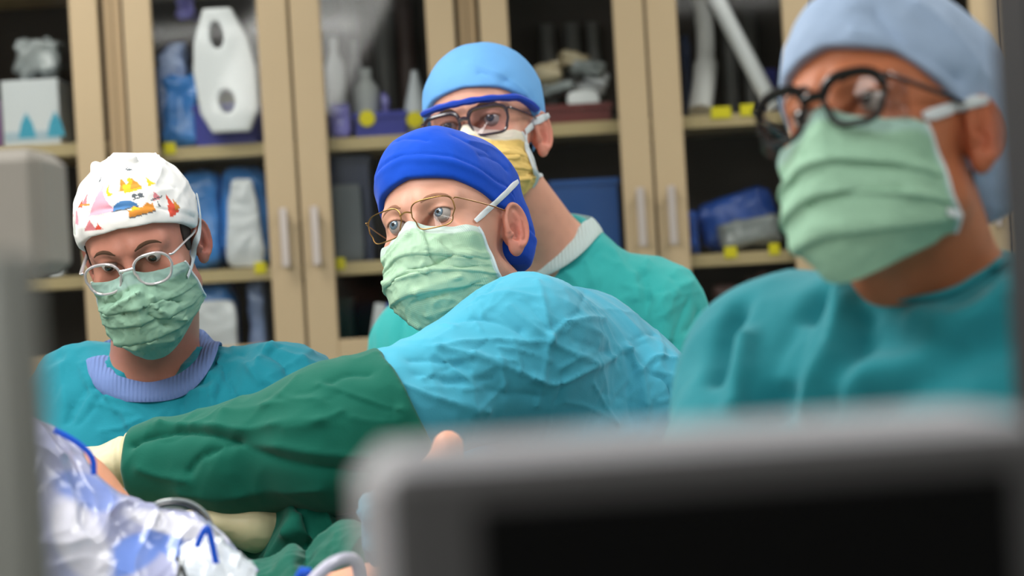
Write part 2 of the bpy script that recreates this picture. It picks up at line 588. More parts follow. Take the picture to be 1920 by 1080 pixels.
def person(spec):
    """one figure: an Empty on the floor with body, gown, cap, mask, glasses and gloves as parts"""
    H = spec['head']; J = spec['joints']
    base = (J['pelvis'][0], J['pelvis'][1], 0.0)
    root = empty('person', base, spec['label'], 'person')
    lat = unit((J['shR'] - J['shL']) * (1, 1, 0)); fwd = np.cross(np.array([0, 0, 1.0]), lat)
    up = np.array([0, 0, 1.0])
    neck0 = H.W((0, -.022, -.045)); neck1 = J['neck']
    hipR, hipL = J['pelvis'] + lat * .09, J['pelvis'] - lat * .09
    chest, pelvis = J['chest'], J['pelvis']
    # ---- body
    hands = {}
    for k in 'RL':
        hd = spec['hands'][k]
        hands[k] = hand_prims(J['wr' + k], hd[0], hd[1], hd[2], hd[3] if len(hd) > 3 else (.5, .5, .55, .6, .4), 1.0)
    limbs = []
    for k in 'RL':
        limbs += [(J['sh' + k], J['el' + k], .047, .038, .03), (J['el' + k], J['wr' + k], .039, .025, .02)]
        hip = hipR if k == 'R' else hipL
        s = 1 if k == 'R' else -1
        knee = np.array([hip[0], hip[1], .50]) + fwd * .03 + lat * s * .01
        ank = np.array([knee[0], knee[1], .09]) - fwd * .03
        toe = ank + fwd * .15 - up * .05
        limbs += [(hip, knee, .085, .055, .04), (knee, ank, .055, .036, .03), (ank - up * .03, toe, .036, .030, .03)]
        J['ank' + k] = ank
    def torso(p):
        mid = (chest + pelvis) / 2
        q = squash(p, mid, lat, .70)
        m2 = squash(np.array([chest, pelvis]), mid, lat, .70)
        d = cone(q, m2[0], m2[1], .112, .118)
        d = smin(d, cone(p, J['shR'], J['shL'], .048, .048), .10)
        return d
    N1 = neck1 - up * .03
    def bodyf(p):
        d = torso(p)
        d = smin(d, cone(p, neck0, N1, spec.get('neck_r', .057), .064), .035)
        for k in 'RL':
            d = smin(d, cone(p, N1, J['sh' + k], .046, .040), .05)
        d = fold_cones(p, limbs, d)
        nearh = np.zeros(len(p), bool)
        for k in 'RL':
            nh = np.linalg.norm(p - J['wr' + k], axis=1) < .26
            if nh.any():
                d2 = d.copy(); d2[nh] = fold_cones(p[nh], hands[k], d[nh]); d = d2
        l = H.L(p)
        nh = np.linalg.norm(l - (0, 0, .02), axis=1) < .20
        if nh.any():
            d2 = d.copy()
            h = head_local(l[nh], lid=spec.get('lid', .0053), jaw=spec.get('jaw', 1.0)) * H.s
            d2[nh] = smin(d[nh], h, .018); d = d2
        return d
    pts = np.array([J[k] for k in ('shR', 'shL', 'elR', 'elL', 'wrR', 'wrL', 'pelvis', 'ankR', 'ankL')] + [H.pos])
    lo = pts.min(0) - .22; hi = pts.max(0) + .22; lo[2] = 0.0; hi[2] = H.pos[2] + .2
    fr = spec.get('head_res', .0022)
    hb = .125 * H.s
    ax = [axis_pts(lo[i], hi[i], fr, H.pos[i] - (hb if i < 2 else .12), H.pos[i] + (hb if i < 2 else .10), .013) for i in range(3)]
    V, Q = nets(bodyf, *ax, smooth=1)
    # skin tones, in head space
    l = H.L(V); sk = np.array(spec['skin'])
    col = np.tile(sk, (len(V), 1))
    n = fbm(V * 60, 3)[:, None]
    col *= 1 + .18 * (n - .5)
    red = np.exp(-((np.abs(l[:, 0]) - .085) / .022) ** 2 - ((l[:, 1] + .018) / .03) ** 2 - (l[:, 2] / .04) ** 2)
    red += .6 * np.exp(-(l[:, 0] / .02) ** 2 - ((l[:, 1] - .115) / .02) ** 2 - ((l[:, 2] + .01) / .03) ** 2)
    red += .35 * np.exp(-((np.abs(l[:, 0]) - .04) / .02) ** 2 - ((l[:, 1] - .07) / .03) ** 2 - ((l[:, 2] + .02) / .025) ** 2)
    red = np.clip(red, 0, 1)[:, None] * spec.get('flush', .6)
    col = col * (1 - red * np.array([.02, .42, .40]))
    st = np.clip((-.012 - l[:, 2]) / .02, 0, 1) * np.clip((l[:, 1] + .004) / .02, 0, 1) * np.clip((l[:, 2] + .12) / .02, 0, 1) * (np.linalg.norm(l, axis=1) < .16)
    st = (st * spec.get('stubble', 0) * (.6 + .8 * vnoise(V * 700)))[:, None]
    col = col * (1 - st) + st * np.array([.20, .15, .13])
    # shade of the lashes round the eye opening
    el = l.copy(); el[:, 0] = np.abs(el[:, 0]); e = np.array(EYE)
    ez = el[:, 2] - e[2]; ex = el[:, 0] - e[0]
    lash = np.exp(-((ez - .0055 * (1 - (ex / .016) ** 2)) / .0012) ** 2) * (np.abs(ex) < .015) * (el[:, 1] > .07)
    col = col * (1 - .55 * lash[:, None])
    body = link_mesh('body', V, Q, spec['skin_mat'], root, col=col)
    head_tree = bvh(V, Q)
    # ---- eyes
    for sx in (1, -1):
        g = unit(spec.get('gaze', (0, 1, 0)))
        cen = H.W((EYE[0] * sx, EYE[1], EYE[2])); gw = H.D(g); r = .0122 * H.s
        e1 = unit(np.cross(gw, [0.1, 0.2, 1])); e2 = np.cross(gw, e1)
        v, f, cc = [], [], []
        rings = [0, .06, .12, .18, .22, .26, .3, .36, .42, .46, .5, .56, .7, .9, 1.2, 1.6, 2.1, 2.6, 3.05]
        for a in rings:
            for k in range(32):
                an = 2 * pi * k / 32
                bul = 1 + .05 * max(0, 1 - (a / .55) ** 2)
                v.append(cen + r * bul * (math.cos(a) * gw + math.sin(a) * (math.cos(an) * e1 + math.sin(an) * e2)))
                if a <= .2: c_ = (.006, .006, .008)
                elif a < .48: 
                    b_ = .75 + .5 * random.random(); c_ = tuple(x * b_ for x in spec['iris'])
                elif a < .52: c_ = tuple(x * .3 for x in spec['iris'])
                else: c_ = (.50, .44, .42)
                cc.append(c_)
        for i in range(len(rings) - 1):
            for k in range(32):
                l2 = (k + 1) % 32; f.append((i * 32 + k, (i + 1) * 32 + k, (i + 1) * 32 + l2, i * 32 + l2))
        eye = link_mesh('eye', v, f, MAT['eye'], root, origin=cen, col=np.array(cc))
        # eyebrow
        ptsb = []
        for (x, y, z) in ((.014, .2, .036), (.022, .2, .0405), (.032, .2, .0425), (.042, .2, .0405), (.049, .2, .0355)):
            o_ = H.W((x * sx, y, z)); dd = H.D((0, -1, 0))
            h_ = head_tree.ray_cast(Vector(o_), Vector(dd))
            if h_[0] is not None: ptsb.append((np.array(h_[0]), np.array(h_[1])))
        if len(ptsb) > 3:
            mb = MB(); rs = [.0012, .0026, .0026, .002, .0008][:len(ptsb)]
            sp = spline([q[0] for q in ptsb], 4); nn = spline([q[1] for q in ptsb], 4); rr = np.interp(np.linspace(0, 1, len(sp)), np.linspace(0, 1, len(rs)), rs)
            mb.tube(sp, [x * H.s for x in rr], 8, flat=.35, nrm=nn)
            mb.build('eyebrow', spec.get('brow_mat', spec['hair_mat']), root, smooth=True)
    # ---- hair showing below the cap
    for (c, r) in spec.get('hair', []):
        def hairf(p, c=c, r=r):
            l = H.L(p); h = head_local(l, ears=False); h = smin(h * H.s, cone(p, neck0, N1, .057, .064), .035) / H.s
            n_ = .0010 * vnoise(p * 900)
            return np.maximum(np.maximum(h - .0015 - n_, -(h + .003)), ell(l, c, r)) * H.s
        cw = H.W(c); rm = max(r) * 1.15 * H.s
        a_ = [np.arange(cw[i] - rm, cw[i] + rm, .0022) for i in range(3)]
        hv, hq = nets(hairf, *a_, smooth=0)
        if len(hq): link_mesh('hair', hv, hq, spec['hair_mat'], root)
    # ---- gown
    gp = spec['gown']
    def gownf(p):
        mid = (chest + pelvis) / 2
        q = squash(p, mid, lat, gp.get('sq', .72)); m2 = squash(np.array([chest, pelvis]), mid, lat, gp.get('sq', .72))
        d = cone(q, m2[0], m2[1], gp.get('rc', .150), gp.get('rp', .165))
        sk_ = np.array([pelvis[0], pelvis[1], .42]) + fwd * .02
        s2 = squash(np.array([sk_]), mid, lat, gp.get('sq', .72))[0]
        d = smin(d, cone(q, m2[1], s2, gp.get('rp', .165), .20), .05)
        d = smin(d, cone(p, J['shR'], J['shL'], gp.get('rs', .075), gp.get('rs', .075)), .10)
        for k in 'RL':
            d = smin(d, cone(p, N1 - up * gp.get('nd', .02), J['sh' + k], .060, .070), .05)
            d = smin(d, cone(p, J['sh' + k], J['el' + k], gp.get('ra', .072), gp.get('re', .062)), gp.get('ka', .04))
            end = J['wr' + k]; 
            if gp.get('short'): end = J['el' + k] + (end - J['el' + k]) * gp['short']
            d = smin(d, cone(p, J['el' + k], end, gp.get('re', .062), gp.get('rw', .045)), .03)
        for (c, r, k) in gp.get('extra', []):
            d = smin(d, sph(p, c, r), k)
        d = np.maximum(d, .34 - p[:, 2])
        for (a, b, ra, rb) in gp['neck_cut']:
            d = smax(d, -cone(p, a, b, ra, rb), .006)
        return d
    pts = np.array([J[k] for k in ('shR', 'shL', 'elR', 'elL', 'wrR', 'wrL', 'pelvis', 'neck')])
    lo = pts.min(0) - .27; hi = pts.max(0) + .27; lo[2] = .28; hi[2] = max(J['shR'][2], J['shL'][2], J['neck'][2]) + .14
    gr = gp.get('res', .005)
    ax = [axis_pts(lo[0], hi[0], gr, lo[0], hi[0], gr), axis_pts(lo[1], hi[1], gr, lo[1], hi[1], gr),
          axis_pts(lo[2], hi[2], gr, gp.get('zfine', 1.05), hi[2], .02)]
    V, Q = nets(gownf, *ax, smooth=2)
    N_ = normals(V, Q)
    a = gp.get('fold_amp', .006)
    warp = np.stack([fbm(V * 3 + 11, 2), fbm(V * 3 + 31, 2), fbm(V * 3 + 57, 2)], 1) - .5
    f1 = ridged(V * np.array(gp.get('fold_scale', (7, 7, 5))) + warp * 3.0, 2) - .35
    f2 = ridged(V * np.array((19, 19, 15)) + warp * 5, 2) - .35
    V = V + N_ * (a * f1 * 1.5 + a * .42 * f2)[:, None]
    V = creases(V, Q, gp.get('creases', []))
    # crisp crease lines left by the folded, laundered cloth
    rg = random.Random(gp.get('seed', 1)); auto = []
    for _ in range(gp.get('fine', 0)):
        bx = gp['box']; x = rg.uniform(bx[0], bx[2]); y = rg.uniform(bx[1], bx[3]); an = rg.choice((.2, -.4, 1.2, 2.4, -.9)) + rg.uniform(-.4, .4); L_ = rg.uniform(35, 110) * gp.get('fl', 1)
        bnd = rg.uniform(-.25, .25)
        pts_ = [(x + L_ * t * math.cos(an + bnd * t), y + L_ * t * math.sin(an + bnd * t)) for t in (0, .35, .7, 1)]
        auto.append((pts_, rg.uniform(.002, .0035) * gp.get('fw', 1), rg.choice((1, 1, -1)) * rg.uniform(.0010, .0026) * gp.get('fh', 1)))
    V = creases(V, Q, auto)
    link_mesh('gown', V, Q, gp['mat'], root)
    gtree = bvh(V, Q)
    # ---- cap
    cp = spec['cap']
    def capf(p, cp=cp):
        l = H.L(p)
        th = np.arctan2(l[:, 0], l[:, 1])
        d = ell(l, cp.get('c', (0, -.014, .056)), cp.get('r', (.084, .110, .097)))
        for (c, r) in cp.get('bulge', []): d = smin(d, ell(l, c, r), .03)
        for (c, r) in cp.get('tips', []): d = smin(d, ell(l, c, r), .010)
        hz = hem_z(th, cp['hem'])
        if 'groove' in cp:
            g = l[:, 2] - hz - cp['groove'] - .004 * np.sin(th * 2)
            d = d + .0022 * np.exp(-(g / .0022) ** 2) - .0015 * np.exp(-((g + .006) / .005) ** 2)
        if 'band' in cp:                           # brow band a touch proud of the crown
            g = (l[:, 2] - hz - cp['band']) / .002
            d = d - .0018 / (1 + np.exp(np.clip(g, -30, 30)))
        am = cp.get('amp', .002)
        sc = cp.get('scale', (22, 22, 22))
        d = d - am * 2.2 * (ridged(l * np.array(sc) + 3, 2) - .4) * np.clip((l[:, 2] - hz) / .02, .15, 1)
        d = d - am * 1.2 * (fbm(l * 60 + 9, 2) - .5)
        d = smax(d, hz - l[:, 2], .003)
        hh = head_local(l, ears=False)
        return smax(d, -(hh + .002), .001) * H.s
    ext = np.array([H.W((x, y, z)) for x in (-.10, .10) for y in (-.14, .105) for z in (cp.get('zlo', -.06), .175)])
    lo, hi = ext.min(0), ext.max(0); cr = cp.get('res', .0022)
    V, Q = nets(capf, *[np.arange(lo[i], hi[i], cr) for i in range(3)], smooth=1)
    V = creases(V, Q, cp.get('creases', []))
    ccol = cp['paint'](H.L(V)) if 'paint' in cp else None
    cap = link_mesh('surgical_cap', V, Q, cp['mat'], root, col=ccol)
    ctree = bvh(V, Q)
    # ---- mask
    mp = spec['mask']
    X = np.array([[0, .020, .042, .0625], [0, .026, .053, .0725], [0, .028, .057, .0745], [0, .028, .055, .0720], [0, .022, .042, .060]]) * mp.get('wx', 1)
    Y = np.array([[.1085, .099, .086, .055], [.1320, .118, .088, .042], [.1330, .120, .088, .034], [.1240, .113, .078, .018], [.092, .086, .056, .004]])
    Z = np.array([[.013, .004, .000, -.003], [-.022, -.026, -.030, -.032], [-.050, -.052, -.054, -.054], [-.084, -.084, -.078, -.066], [-.116, -.111, -.096, -.074]])
    Y = Y - np.array(mp.get('dip', [0, 0, 0, 0, 0]))[:, None] * np.array([1, .9, .5, 0]); Z = Z * mp.get('wz', 1) + mp.get('dz', 0)
    nu, nv = 128, 116
    def samp(A, sgn):
        """clamped Catmull-Rom over rows and columns"""
        cols = np.concatenate([sgn * A[:, :0:-1], A], 1)       # 7 columns, -1..1
        def cr(a, t):                                            # interpolate along axis 0
            n = a.shape[0] - 1; x = t * n; i = np.minimum(np.floor(x).astype(int), n - 1); f = (x - i)[:, None]
            g = lambda k: a[np.clip(k, 0, n)]
            p0, p1, p2, p3 = g(i - 1), g(i), g(i + 1), g(i + 2)
            return .5 * (2 * p1 + (p2 - p0) * f + (2 * p0 - 5 * p1 + 4 * p2 - p3) * f ** 2 + (3 * p1 - 3 * p2 + p3 - p0) * f ** 3)
        rows = cr(cols, np.linspace(0, 1, nv))
        return cr(rows.T, np.linspace(0, 1, nu)).T
    gx, gy, gz = samp(X, -1), samp(Y, 1), samp(Z, 1)
    l = np.stack([gx.ravel(), gy.ravel(), gz.ravel()], 1)
    u = np.tile(np.linspace(-1, 1, nu), nv); v_ = np.repeat(np.linspace(0, 1, nv), nu)
    Q = np.array([(j * nu + i, j * nu + i + 1, (j + 1) * nu + i + 1, (j + 1) * nu + i) for j in range(nv - 1) for i in range(nu - 1)])
    NL = normals(l, Q); 
    if NL[len(NL) // 2][1] < 0: Q = Q[:, ::-1]; NL = -NL
    # pleats: saw-toothed steps that open in the middle and close at the sides
    pl = np.zeros(len(l))
    for k, c_ in enumerate(mp.get('pleats', (.34, .52, .70))):
        cc_ = c_ + .03 * u * u * (1 if k else -1)
        t = (v_ - cc_) / .085
        pl += mp.get('pleat_amp', .0045) * np.where(t < 0, np.exp(-(t / .9) ** 2), np.exp(-(t / .12) ** 2)) * (.35 + .65 * (1 - np.abs(u)) ** .5)
    tuck = mp.get('tuck', .003) * np.sin(np.clip(np.abs(u) - .82, 0, 1) / .18 * pi) * -1
    nz = ridged(np.stack([u * 3.0, v_ * 4.5, v_ * 0 + mp.get('seed', 0)], 1) + .0, 2) - .4
    nz2 = ridged(np.stack([u * 8 + v_ * 3, v_ * 9 - u * 2, v_ * 0 + 3 + mp.get('seed', 0)], 1), 2) - .4
    edge = np.clip(np.minimum(v_, 1 - v_) / .08, 0, 1) * np.clip((1 - np.abs(u)) / .08, 0, 1)
    l = l + NL * (pl * edge + tuck + edge * (mp.get('crumple', .005) * nz + mp.get('crumple', .005) * .45 * nz2))[:, None]
    fd = head_local(l, ears=False)
    pu = np.clip(.0024 - fd, 0, .03).reshape(nv, nu)
    for _ in range(10):
        g_ = np.pad(pu, 1, mode='edge'); g_ = (g_[:-2, 1:-1] + g_[2:, 1:-1] + g_[1:-1, :-2] + g_[1:-1, 2:]) / 4
        pu = np.maximum(g_, pu * .97)
    l = l + NL * pu.ravel()[:, None]
    V = H.W(l)
    V = creases(V, Q, mp.get('creases', []))
    mc = np.tile(np.array(mp['col']), (len(V), 1))
    hemc = np.array(mp.get('hem_col', (.62, .70, .68)))
    wt = np.clip((mp.get('top_band', .11) - v_ + .01 * np.sin(u * 9)) / .015, 0, 1)
    ws = np.clip((np.abs(u) - .955) / .01, 0, 1)
    wgt = np.clip(wt * .8 + ws, 0, 1)[:, None]
    mc = mc * (1 - wgt) + hemc * wgt
    uvm = np.stack([u * .75 + .75, v_], 1)
    mask = link_mesh('face_mask', V, Q, mp['mat'], root, col=mc, uv=uvm)
    md = mask.modifiers.new('thick', 'SOLIDIFY'); md.thickness = .0012; md.offset = 1
    mtree = bvh(V, Q)
    trees = [head_tree, ctree, mtree, gtree]
    # binding strip along the mask's sides
    for sgn in (0, nu - 1):
        strip = [V[j * nu + sgn] for j in range(0, nv, 5)] + [V[(nv - 1) * nu + sgn]]
        mb = MB().tube(strip, .0018 * H.s, 8)
        mb.build('binding', MAT['strap'], mask, smooth=True)
    # ---- straps, laid over what they cross
    for st in spec.get('straps', []):
        pp, nn = [], []
        q_ = st['px']; dense = [np.array(a) + (np.array(b) - np.array(a)) * t for a, b in zip(q_[:-1], q_[1:]) for t in np.linspace(0, 1, 5, endpoint=False)] + [np.array(q_[-1])]
        for (x, y) in dense:
            h_ = hit(x, y, trees[:3])
            if h_ is None: continue
            pp.append(h_[0] + h_[1] * st.get('off', .0030)); nn.append(h_[1])
        if len(pp) < 4: continue
        for _ in range(2):
            pp = [pp[0]] + [.5 * pp[i] + .25 * (pp[i - 1] + pp[i + 1]) for i in range(1, len(pp) - 1)] + [pp[-1]]
            nn = [nn[0]] + [unit(.4 * nn[i] + .3 * (nn[i - 1] + nn[i + 1])) for i in range(1, len(nn) - 1)] + [nn[-1]]
        s_ = spline(pp, 3); n2 = spline(nn, 3)
        mb = MB(); rr = np.interp(np.linspace(0, 1, len(s_)), [0, .15, .85, 1], [st['w'] * .7, st['w'], st['w'], st['w'] * .7])
        mb.tube(s_, list(rr), 10, flat=.22, nrm=n2)
        mb.build('strap', MAT['strap'], mask, smooth=True)
    # ---- glasses
    gl = spec.get('glasses')
    if gl:
        gr_ = empty('eyeglasses', (0, 0, 0)); gr_.parent = root
        gr_.location = Vector(H.W((0, .1, .02))) - Vector(base)
        fr_, ln_ = MB(), None
        def lpos(x, z):
            return H.W((x, gl['y'] - gl.get('wrap', 3.2) * x * x + gl.get('tilt', .15) * (z - gl['z']), z))
        fm = MB()
        for sx in (1, -1):
            out = []
            for k in range(40):
                an = 2 * pi * k / 40
                c_, s_ = math.cos(an), math.sin(an); e_ = 2 / gl.get('n', 3)
                x = gl['cx'] + gl['w'] / 2 * math.copysign(abs(c_) ** e_, c_); z = gl['z'] + gl['h'] / 2 * math.copysign(abs(s_) ** e_, s_)
                if s_ < 0: x = gl['cx'] + (x - gl['cx']) * gl.get('taper', .9)
                out.append(lpos(x * sx, z))
            rims = [gl['r'] * H.s * (gl.get('top', 1) if math.sin(2 * pi * k / 40) > .2 else 1) for k in range(40)]
            fm.tube(out, rims, 8, closed=True)
            cen = np.mean(out, 0)
            lens = MB(); lens.add([cen + H.D((0, .0006, 0))] + out, [(0, 1 + k, 1 + (k + 1) % 40) for k in range(40)])
            lo_ = lens.build('lens', gl.get('lens_mat', MAT['lens']), gr_, smooth=False)
            xo = gl['cx'] + gl['w'] / 2; zt = gl['z'] + gl['h'] * gl.get('hinge', .28)
            ys = gl['y'] - gl.get('wrap', 3.2) * xo * xo
            pts_ = [H.W((xo * sx, ys, zt)), H.W(((xo + .005) * sx, ys - .004, zt)), H.W((.0745 * sx, .045, .75 * zt + .25 * .022)), H.W((.0790 * sx, .010, .5 * zt + .5 * .022)), H.W((.0795 * sx, -.012, .024)), H.W((.079 * sx, -.028, .010)), H.W((.076 * sx, -.034, -.008))]
            t_ = MB().tube(spline(pts_, 5), gl.get('tr', gl['r']) * H.s, 8, flat=gl.get('tflat', 1))
            t_.build('temple', gl.get('temple_mat', gl['mat']), gr_, smooth=True)
            xi = gl['cx'] - gl['w'] / 2
            pad = MB().tube([H.W((xi * sx, gl['y'] - .001, gl['z'] - .002)), H.W(((xi - .002) * sx, gl['y'] - .010, gl['z'] - .006))], gl.get('r', .001) * .8 * H.s, 6)
            pad.lathe(H.W(((xi - .003) * sx, gl['y'] - .010, gl['z'] - .007)), [(.0005, -.004), (.003, -.002), (.003, .002), (.0005, .004)], 10, axis=H.D((0, 0, 1)))
            pad.build('nose_pad', MAT['lens'], gr_, smooth=True)
            if gl.get('shield'):
                sh = MB()
                a_ = [H.W((xo * sx, ys, gl['z'] + s2 * gl['h'] * .5)) for s2 in (1, .3, -.3, -1)]
                b_ = [H.W(((xo + .006) * sx, ys - .028, gl['z'] + s2 * gl['h'] * .45)) for s2 in (1, .3, -.3, -1)]
                sh.add(a_ + b_, [(k, k + 1, k + 5, k + 4) for k in range(3)])
                s_o = sh.build('side_shield', MAT['shield'], gr_, smooth=True); s_o.modifiers.new('t', 'SOLIDIFY').thickness = .001
        br = spline([lpos(gl['cx'] - gl['w'] / 2 + .001, gl['z'] + gl['h'] * .16), H.W((0, gl['y'] + .003, gl['z'] + gl['h'] * gl.get('bridge', .26))), lpos(-(gl['cx'] - gl['w'] / 2 + .001), gl['z'] + gl['h'] * .16)], 6)
        fm.tube(br, gl['r'] * H.s * gl.get('br', 1.2), 8)
        fm.build('frame', gl['mat'], gr_, smooth=True)
    # ---- gloves with five fingers and a rolled cuff
    for k in 'RL':
        hd = spec['hands'][k]; wr = J['wr' + k]; el_ = J['el' + k]
        pr = hand_prims(wr, hd[0], hd[1], hd[2], hd[3] if len(hd) > 3 else (.5, .5, .55, .6, .4), 1.0, .0018)
        ax_ = unit(el_ - wr); cl = spec.get('cuff_len', .07)
        if 'cuffs' in spec: cl = spec['cuffs'][k]
        cr_ = spec.get('cuff_r', {}).get(k, .038)
        def glovef(p):
            d = fold_cones(p, pr)
            d = smin(d, cone(p, wr, wr + ax_ * cl, .030, cr_), .02)
            d = d - .0012 * (ridged(p * 40, 2) - .4)
            t = (p - wr) @ ax_
            ringd = np.abs(t - cl + .003)
            d = d - .0020 * np.exp(-(ringd / .003) ** 2) - .0012 * np.exp(-((t - cl + .016) / .0025) ** 2)
            return smax(d, t - cl, .002)
        pts = np.array([q[0] for q in pr] + [q[1] for q in pr] + [wr + ax_ * cl])
        lo = pts.min(0) - .055; hi = pts.max(0) + .055
        gres = spec.get('glove_res', .003)
        V, Q = nets(glovef, *[np.arange(lo[i], hi[i], gres) for i in range(3)], smooth=1)
        link_mesh('glove', V, Q, MAT['glove'], root)
    # ---- clogs
    for k in 'RL':
        an = J['ank' + k]; toe = an + fwd * .15 - up * .05
        def sf(p):
            d = smin(cone(p, an - up * .045 - fwd * .02, toe + up * .0, .045, .042), cone(p, an - up * .05, an - up * .03 - fwd * .03, .045, .045), .02)
            return smax(smax(d, .004 - p[:, 2], .004), p[:, 2] - .085, .004)
        lo = np.minimum(an, toe) - .08; hi = np.maximum(an, toe) + .08; lo[2] = 0.0
        V, Q = nets(sf, *[np.arange(lo[i], hi[i], .008) for i in range(3)], smooth=1)
        link_mesh('clog', V, Q, MAT['clog'], root)
    return dict(root=root, head=H, trees=trees, base=base, mask=mask, J=J, fwd=fwd, lat=lat)
MAT = {}
MAT['eye'] = material('eye', (1, 1, 1), .12, .5, attr=True, coat=1.0)
MAT['strap'] = material('white_tie', srgb(225, 232, 236), .85, bump=[('noise', 300, .3, .001)])
MAT['lens'] = clear_material('clear_lens', (.97, .97, .96), .02)
MAT['lens_tint'] = clear_material('tinted_lens', (.80, .74, .80), .03)
MAT['shield'] = clear_material('clear_plastic', (.86, .84, .84), .05)
MAT['glove'] = material('latex_glove', srgb(206, 198, 160), .45, .4, sss=.1, bump=[('ridge', 25, .5, .003), ('noise', 120, .2, .001)])
MAT['clog'] = material('clog_rubber', srgb(40, 52, 70), .5)
MAT['gold'] = material('gold_wire', srgb(150, 116, 70), .3, .6, metal=1)
MAT['clear_frame'] = material('clear_acetate', srgb(200, 196, 200), .08, .8, trans=.25, coat=1)
MAT['dark_frame'] = material('dark_plum_acetate', srgb(48, 36, 48), .2, .6, coat=.5)
MAT['black_frame'] = material('black_acetate', srgb(12, 11, 12), .25, .35)
def skin_mat(name): return material(name, (1, 1, 1), .48, .35, attr=True, sss=.12, bump=[('noise', 900, .10, .0008), ('noise', 160, .12, .002)])
SK = skin_mat('skin')
def hair_m(name, c): return material(name, c, .6, .3, bump=[('noise', 1500, .8, .002)])
brow_light = material('light_brown_brow', srgb(168, 122, 98), .7, .2, bump=[('noise', 1500, .8, .002)])
hair_grey, hair_brown, hair_dark, hair_black = [hair_m(n, c) for n, c in (('greying_hair', srgb(92, 76, 66)), ('brown_hair', srgb(86, 60, 42)), ('dark_hair', srgb(40, 30, 26)), ('black_hair', srgb(22, 18, 18)))]
def cloth(name, c, fine=.35, big=.5, rough=.85, vary=.08):
    return material(name, c, rough, .2, vary=vary, vary_scale=7, sheen=.15,
                    bump=[('ridge', 9, big * .5, .010), ('ridge', 26, fine, .004), ('noise', 420, .25, .0008)])
MAT['gown_blue'] = cloth('blue_gown_cloth', srgb(72, 168, 196), .45, .6)
MAT['gown_teal'] = cloth('teal_gown_cloth', srgb(24, 130, 148), .5, .8)
MAT['gown_green'] = cloth('sea_green_gown_cloth', srgb(58, 178, 176), .45, .6)
MAT['gown_deep'] = cloth('deep_teal_gown_cloth', srgb(36, 134, 146), .15, .3)
MAT['sleeve'] = cloth('dark_green_cloth', srgb(5, 94, 78), .35, .5)
MAT['mask_weave'] = material('woven_mask_cloth', (1, 1, 1), .8, .25, attr=True, weave=400, bump=[('noise', 60, .25, .002)])
MAT['mask_plain'] = material('mask_cloth', (1, 1, 1), .75, .3, attr=True, bump=[('noise', 90, .2, .002), ('noise', 500, .25, .0006)])
MAT['cap_blue'] = material('royal_blue_cotton', srgb(16, 76, 196), .85, .15, sheen=.1, vary=.05, bump=[('noise', 30, .25, .004), ('noise', 900, .2, .0005)])
MAT['cap_light'] = material('light_blue_cap_cloth', srgb(112, 176, 236), .8, .2, vary=.05, bump=[('noise', 25, .3, .004), ('noise', 500, .2, .0006)])
MAT['cap_grey'] = material('pale_blue_cap_cloth', srgb(160, 182, 212), .7, .25, vary=.08, vary_scale=14, bump=[('ridge', 14, .4, .006), ('noise', 400, .2, .0006)])
MAT['cap_print'] = material('printed_cotton', (1, 1, 1), .85, .15, attr=True, bump=[('ridge', 22, .35, .004), ('noise', 700, .2, .0005)])
MAT['collar_lav'] = material('lavender_knit', srgb(112, 134, 186), .9, .15, bump=[('rib', 55, .5, .002), ('noise', 300, .3, .001)])
MAT['collar_white'] = material('white_knit', srgb(206, 222, 220), .9, .15, bump=[('rib', 55, .5, .002), ('noise', 300, .3, .001)])
MAT['blue_band'] = material('blue_elastic_foam', srgb(26, 70, 190), .6, bump=[('noise', 200, .4, .001)])

def vec(*a): return np.array(a, float)

